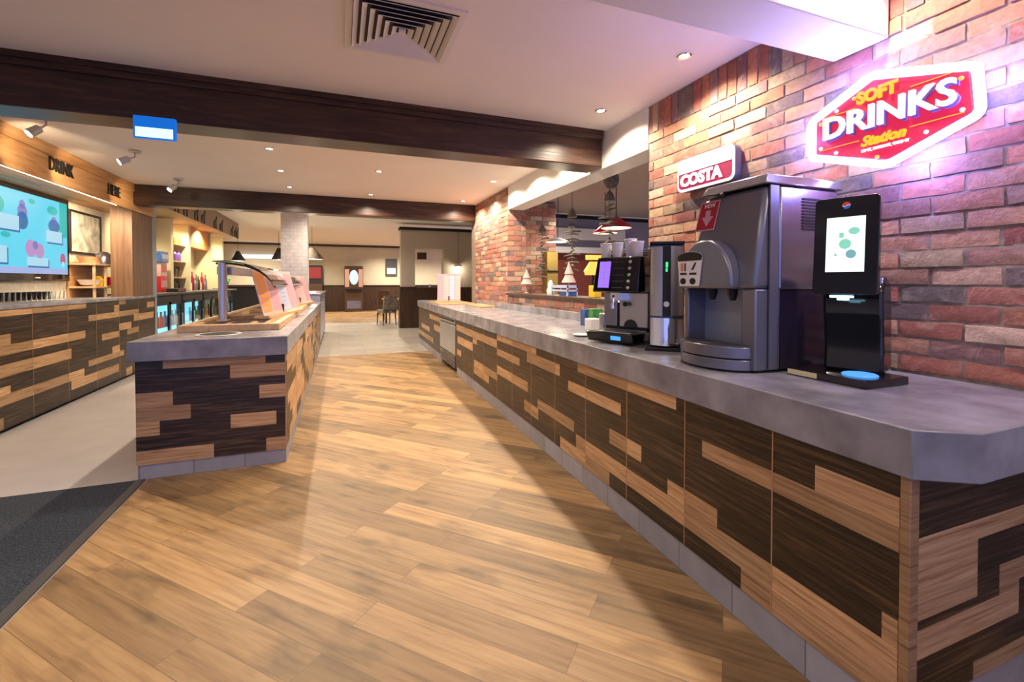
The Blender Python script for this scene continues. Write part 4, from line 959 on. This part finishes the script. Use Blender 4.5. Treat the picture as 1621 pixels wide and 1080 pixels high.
# ------------------------------------------------------------------ ledge ornaments and garlands
def garland(label, x, y, ztop, zbell, parts, bell='branch', fish=False, bottom=1.5):
    t_ = thing('hanging_garland', label, 'hanging ornament', (x, y, CEIL))
    obj('cord', B().tube([(x, y, CEIL), (x, y, bottom)], .004, 6), 'branch', t_)
    r2 = random.Random(int(x * 100 + y * 10))
    obj('wooden_bell', B().lathe([(.06, zbell - .07), (.055, zbell - .03), (.03, zbell + .02), (.008, zbell + .05)], 16, 0, Matrix.Translation((x, y, 0))), bell, t_)
    for k in range(parts):
        z = zbell - .12 - k * (zbell - .12 - bottom) / parts
        a = r2.uniform(0, 3.1); l = r2.uniform(.06, .13)
        p0 = Vector((x - l * math.cos(a), y - l * math.sin(a), z + r2.uniform(-.01, .03))); p1 = Vector((x + l * math.cos(a), y + l * math.sin(a), z + r2.uniform(-.03, .02)))
        obj('twig', B().tube([p0, (p0 + p1) / 2 + Vector((0, 0, .012)), p1], [.008, .014, .006], 7), 'branch', t_)
garland('left wooden bell garland hanging in the brick opening', 2.75, 6.0, 0, 2.12, 14, bottom=1.35)
garland('middle driftwood garland hanging in the brick opening', 2.75, 5.1, 0, 2.22, 15, bottom=1.45)
garland('right driftwood garland with a round rattan ball in the brick opening', 2.75, 4.25, 0, 2.28, 10, bottom=1.72)
simple('rattan_ball', B().ball((0, 0, 0), .085, 14, 0, 1.25), 'branch', 'round grey rattan ball hanging above the red lampshade', 'ornament', (2.75, 4.22, 2.44))
def star_tree(label, x, y, z, h, mat):
    t_ = thing('table_ornament', label, 'ornament', (x, y, z))
    obj('trunk', B().lathe([(.035, 0), (.035, .012), (.01, .02), (.01, h * .4)], 14), mat, t_, world=False)
    obj('cone', B().lathe([(.012, h * .36), (.085, h * .38), (.04, h * .62), (.055, h * .63), (.02, h * .85), (.003, h)], 12), mat, t_, world=False)
M['palewood'] = plain('pale_pinkish_wood', (.5, .38, .35), .7)
star_tree('pale wooden tree ornament on the left of the brick ledge', 2.44, 5.85, 1.176, .34, 'palewood')
star_tree('pale wooden tree ornament on the ledge behind the blue crate', 2.52, 4.75, 1.176, .40, 'palewood')
simple('white_figurine', B().lathe([(.04, 0), (.05, .05), (.03, .10), (.035, .13), (.02, .17), (.004, .18)], 14), 'whitepl', 'small white figurine left of the blue crate on the ledge', 'figurine', (2.44, 5.08, 1.176))
bc = thing('blue_crate', 'blue and white slatted crate standing on the brick ledge', 'crate', (2.42, 4.68, 1.176))
obj('slats', B().box(-.07, .07, -.2, .2, .09, .12).box(-.07, .07, -.2, .2, .05, .07), 'paleblue', bc, world=False)
obj('box', B().box(-.06, .06, -.19, .0, 0, .05), 'blue', bc, world=False)
for x in (-.065, .055):
    for y in (-.2, .18): obj('leg', B().box(x, x + .015, y, y + .02, 0, .12), 'paleblue', bc, world=False)

# pendants in the dining room
def pendant(label, x, y, z, r, mats, ceil, h=.12, name='pendant_lamp', e=0, col=(1, .85, .6)):
    t_ = thing(name, label, 'pendant lamp', (x, y, z))
    obj('shade', B().lathe([(r, 0), (r * .95, h * .15), (r * .45, h * .7), (r * .2, h), (r * .18, h)], 24, cap=False), mats[0], t_, world=False)
    obj('diffuser', B().lathe([(r * .93, .0), (r * .93, .006)], 24), mats[1], t_, world=False)
    obj('flex', B().tube([(0, 0, h), (0, 0, ceil - z)], .006, 6), 'blackm', t_, world=False)
    if e:
        L = bpy.data.lights.new('pendant_glow', 'POINT'); L.energy = e; L.color = col; L.shadow_soft_size = .08
        o = bpy.data.objects.new('pendant_glow', L); C.objects.link(o); o.location = (x, y, z - .08)
pendant('cream-lit pendant lamp with dark flex left in the dining room', 3.30, 6.6, 1.98, .19, ['white', 'e_shade'], CEIL, .07, e=12)
pendant('red-shaded pendant lamp on the right behind the rattan ball', 3.4, 5.1, 2.04, .2, ['red', 'e_shade'], CEIL, .15, e=14)
pendant('second red pendant lamp beside the right one in the dining room', 3.9, 6.15, 2.1, .2, ['red', 'e_shade'], CEIL, .14, e=8)
tl_ = thing('table_lamp', 'amber glowing lantern lamp seen behind the coffee machine', 'lamp', (3.60, 6.0, 0))
obj('stand', B().lathe([(.14, 0), (.14, .02), (.02, .04), (.02, 1.44)], 16), 'blackm', tl_, world=False)
obj('shade', B().lathe([(.06, 1.64), (.15, 1.50), (.13, 1.46), (.13, 1.44)], 16), 'e_amber', tl_, world=False)
obj('sign_top', B().box(-.12, .12, -.03, .03, 1.67, 1.74), 'e_amber', tl_, world=False)
obj('post', B().box(-.02, .02, -.02, .02, 1.64, 1.67), 'blackm', tl_, world=False)
yc = thing('yellow_cabinet', 'tall yellow shelved cabinet behind the left garland', 'cabinet', (3.40, 7.05, 0))
obj('body', B().box(-.10, .10, -.05, .1, 0, 1.85), plain('ochre_paint', (.42, .3, .08), .6), yc, world=False)
for z in (1.2, 1.5): obj('shelf_edge', B().box(-.10, .10, -.07, -.05, z, z + .03), 'blackm', yc, world=False)

# ------------------------------------------------------------------ tiled column, grey partition, far room
struct('trim_17', B().box(-1.147, -.64, 10.6, 11.1, 0, 3.05), 'coltile')
b = B()
b.box(1.66, 2.06, 13.4, 13.7, 1.18, 2.93).box(2.06, 2.90, 13.4, 13.7, 2.33, 2.93).box(2.90, 5.0, 13.4, 13.7, 1.18, 2.93)
struct('wall_partition', b, 'greypaint')
struct('trim_18', B().box(1.62, 2.40, 13.36, 13.74, 0, 1.18).box(2.40, 5.0, 13.38, 13.72, 0, 1.18).box(1.60, 2.1, 13.34, 13.76, 1.16, 1.2), 'dado', smooth=False)
struct('trim_19', B().box(1.62, 5.0, 13.34, 13.72, 2.85, 2.93), 'blackm')
struct('wall_right_far', B().box(5.0, 5.1, 8.6, 13.7, 0, 3.05), 'cream')
tag(obj('wall_speaker', B().box(2.12, 2.38, 13.30, 13.398, 2.0, 2.2), 'chairwood'), 'small square brown box hung in the partition opening', 'speaker')
simple('blue_glass_row', B().lathe([(.03, 0), (.035, .09)], 12), 'paleblue', 'pale glass standing on the partition ledge', 'glass', (2.5, 13.45, 1.18))
pendant('pale glowing wall lamp at the right of the grey partition', 3.3, 13.2, 1.80, .14, ['white', 'e_shade'], 2.93, .1, e=10)
simple('wall_glow_bar', B().box(-.95, .95, -.12, 0, 0, .16), 'e_signwhite', 'added long white glowing bar for the bright band on the far cream wall left of the tiled column', 'added glow', (-3.25, 22.29, 2.36))  # emissive bar added to give the bright band on the wall
# game machine
gm = thing('fruit_machine', 'tall fruit machine with a bright screen against the far wall', 'game machine', (.6, 21.9, 0))
obj('cabinet', B().box(-.40, .40, -.3, .28, 0, 2.06), 'chairwood', gm, world=False, bevel=.02)
obj('side_light', B().box(-.38, -.2, -.306, -.3, 1.12, 1.92), 'e_gamepink', gm, world=False)
obj('side_light', B().box(.2, .38, -.306, -.3, 1.12, 1.92), 'e_gamepink', gm, world=False)
obj('screen', B().prism([(.19 * math.cos(R(a)), 1.55 + .33 * math.sin(R(a))) for a in range(0, 360, 20)], 0, .01, 0, frame_mtx((0, -.305, 0), (1, 0, 0), (0, 0, 1))), 'e_game', gm, world=False)
obj('button_deck', B().box(-.38, .38, -.42, -.3, 1.0, 1.06), 'blackm', gm, world=False)
obj('coin_panel', B().box(-.3, .3, -.306, -.3, .15, .5), 'steel_d', gm, world=False)
pc = thing('framed_picture', 'dark framed picture lit from above on the far cream wall', 'picture', (2.3, 22.25, 1.66))
obj('frame', B().box(-.26, .26, -.04, 0, 0, .78), 'dgrey', pc, world=False); obj('print', B().box(-.2, .2, -.045, -.04, .06, .34), 'e_signwhite', pc, world=False)  # print glows by itself in place of light falling on it
tag(obj('red_display_case', B().box(-1.6, -.72, 21.9, 22.19, 1.3, 2.08).box(-1.55, -.77, 21.86, 21.9, 1.5, 2.0, 1), ['blackm', 'e_gamered']), 'red and black display case on the far wall right of the tiled column', 'display case')
tag(obj('red_case_shelf', B().box(-1.6, -.72, 21.7, 22.19, .0, 1.28), 'chairwood'), 'dark cabinet under the red display case', 'cabinet')
# chairs
def chair(label, x, y, rz, seatm, backh=.92):
    t_ = thing('dining_chair', label, 'chair', (x, y, 0), rz)
    obj('seat', B().box(-.23, .23, -.22, .24, .38, .48), seatm, t_, world=False, bevel=.02)
    obj('backrest', B().hexa([(-.23, .2, .48), (.23, .2, .48), (.23, .27, .48), (-.23, .27, .48), (-.22, .27, backh), (.22, .27, backh), (.22, .33, backh), (-.22, .33, backh)]), seatm, t_, world=False, bevel=.015)
    for sx in (-1, 1):
        for sy in (-1, 1): obj('leg', B().tube([(sx * .2, sy * .19, .38), (sx * .21, sy * .22, 0)], [.022, .015], 8), 'chairwood', t_, world=False)
    return t_
chair('checked upholstered dining chair left of the grey partition', 1.36, 14.6, R(200), 'canvas')
chair('brown wooden dining chair further back near the far wall', 1.75, 19.6, R(170), 'chairwood', 1.0)
dt = thing('dining_table', 'orange topped dining table behind the checked chair', 'table', (1.75, 15.6, 0))
obj('tabletop', B().box(-.4, .4, -.5, .5, .74, .78), 'orange', dt, world=False, bevel=.01)
for x in (-.35, .35):
    for y in (-.45, .45): obj('leg', B().box(x - .025, x + .025, y - .025, y + .025, 0, .74), 'chairwood', dt, world=False)
# far pendants
pendant('dark domed pendant lamp left of the tiled column in the far room', -3.1, 17.0, 2.03, .22, ['blackm', 'e_shade'], 3.05, .32, e=25)
pendant('dark tiered pendant lamp just left of the tiled column', -1.9, 17.0, 2.08, .22, ['blackm', 'e_shade'], 3.05, .40, e=25)
pendant('green-brown shaded pendant lamp just right of the tiled column', -.80, 15.5, 2.05, .33, ['branch', 'e_shade'], 3.05, .36, e=25)
wr = thing('wine_rack', 'dark wine rack unit with a red post behind the island glass guard', 'rack', (-3.2, 17.2, 0))
obj('cabinet', B().box(-.9, .9, 0, .4, 0, 1.18), 'blackm', wr, world=False)
obj('red_post', B().box(-.25, -.2, -.04, 0, 0, 1.18), 'darkred', wr, world=False)
obj('top', B().box(-.95, .95, -.05, .45, 1.18, 1.24), 'dado', wr, world=False)

# ------------------------------------------------------------------ unseen lamps brightening the further rooms, daylight from behind
def area(name, loc, rot, sx, sy, e, col):
    L = bpy.data.lights.new(name, 'AREA'); L.shape = 'RECTANGLE'; L.size = sx; L.size_y = sy; L.energy = e; L.color = col
    o = bpy.data.objects.new(name, L); C.objects.link(o); o.location = loc; o.rotation_euler = rot; return o
for x, y, e in ((0, 10, 60), (0, 12.5, 60), (-1.5, 15, 90), (2, 17, 90), (-1, 20, 120), (2.2, 20.8, 120), (-4.5, 18, 100), (5, 18, 90), (-3.2, 20.6, 120), (4.4, 20.3, 110)):
    spot('room_fill', (x, y, 3.0), (x, y, 0), e * 4, 150, (1, .87, .68), .8, .06)  # no fittings here; several added to brighten far walls and the partition opening
for y, e in ((9.8, 40), (11.6, 40), (13.0, 60), (14.6, 40)):
    spot('bar_lamp', (-2.95, y, 2.58), (-3.4, y, 1.4), e * 3.4, 140, (1, .82, .52), .6, .05)
for x, y in ((4.5, 3), (6.5, 5.5), (4, 7)):
    spot('dining_lamp', (x, y, 2.68), (x, y, 0), 120, 150, (1, .85, .82), .8, .05)
w = bpy.data.worlds.new('World'); sc.world = w; w.use_nodes = True
w.node_tree.nodes['Background'].inputs[0].default_value = (.40, .46, 1, 1); w.node_tree.nodes['Background'].inputs[1].default_value = 1.15

# ------------------------------------------------------------------ camera
cam = bpy.data.cameras.new('camera'); co = bpy.data.objects.new('camera', cam); C.objects.link(co)
co.location = (0, 0, 1.33); co.rotation_euler = (R(89), 0, R(-20.8))
cam.sensor_width = 36; cam.lens = 36 * 718 / 1621; cam.shift_y = -(540 - 459.5) / 1621; cam.clip_start = .02; cam.clip_end = 100
sc.camera = co
sc.view_settings.view_transform = 'Standard'; sc.view_settings.look = 'None'; sc.view_settings.exposure = 0; sc.view_settings.gamma = 1
sc.view_settings.use_curve_mapping = False
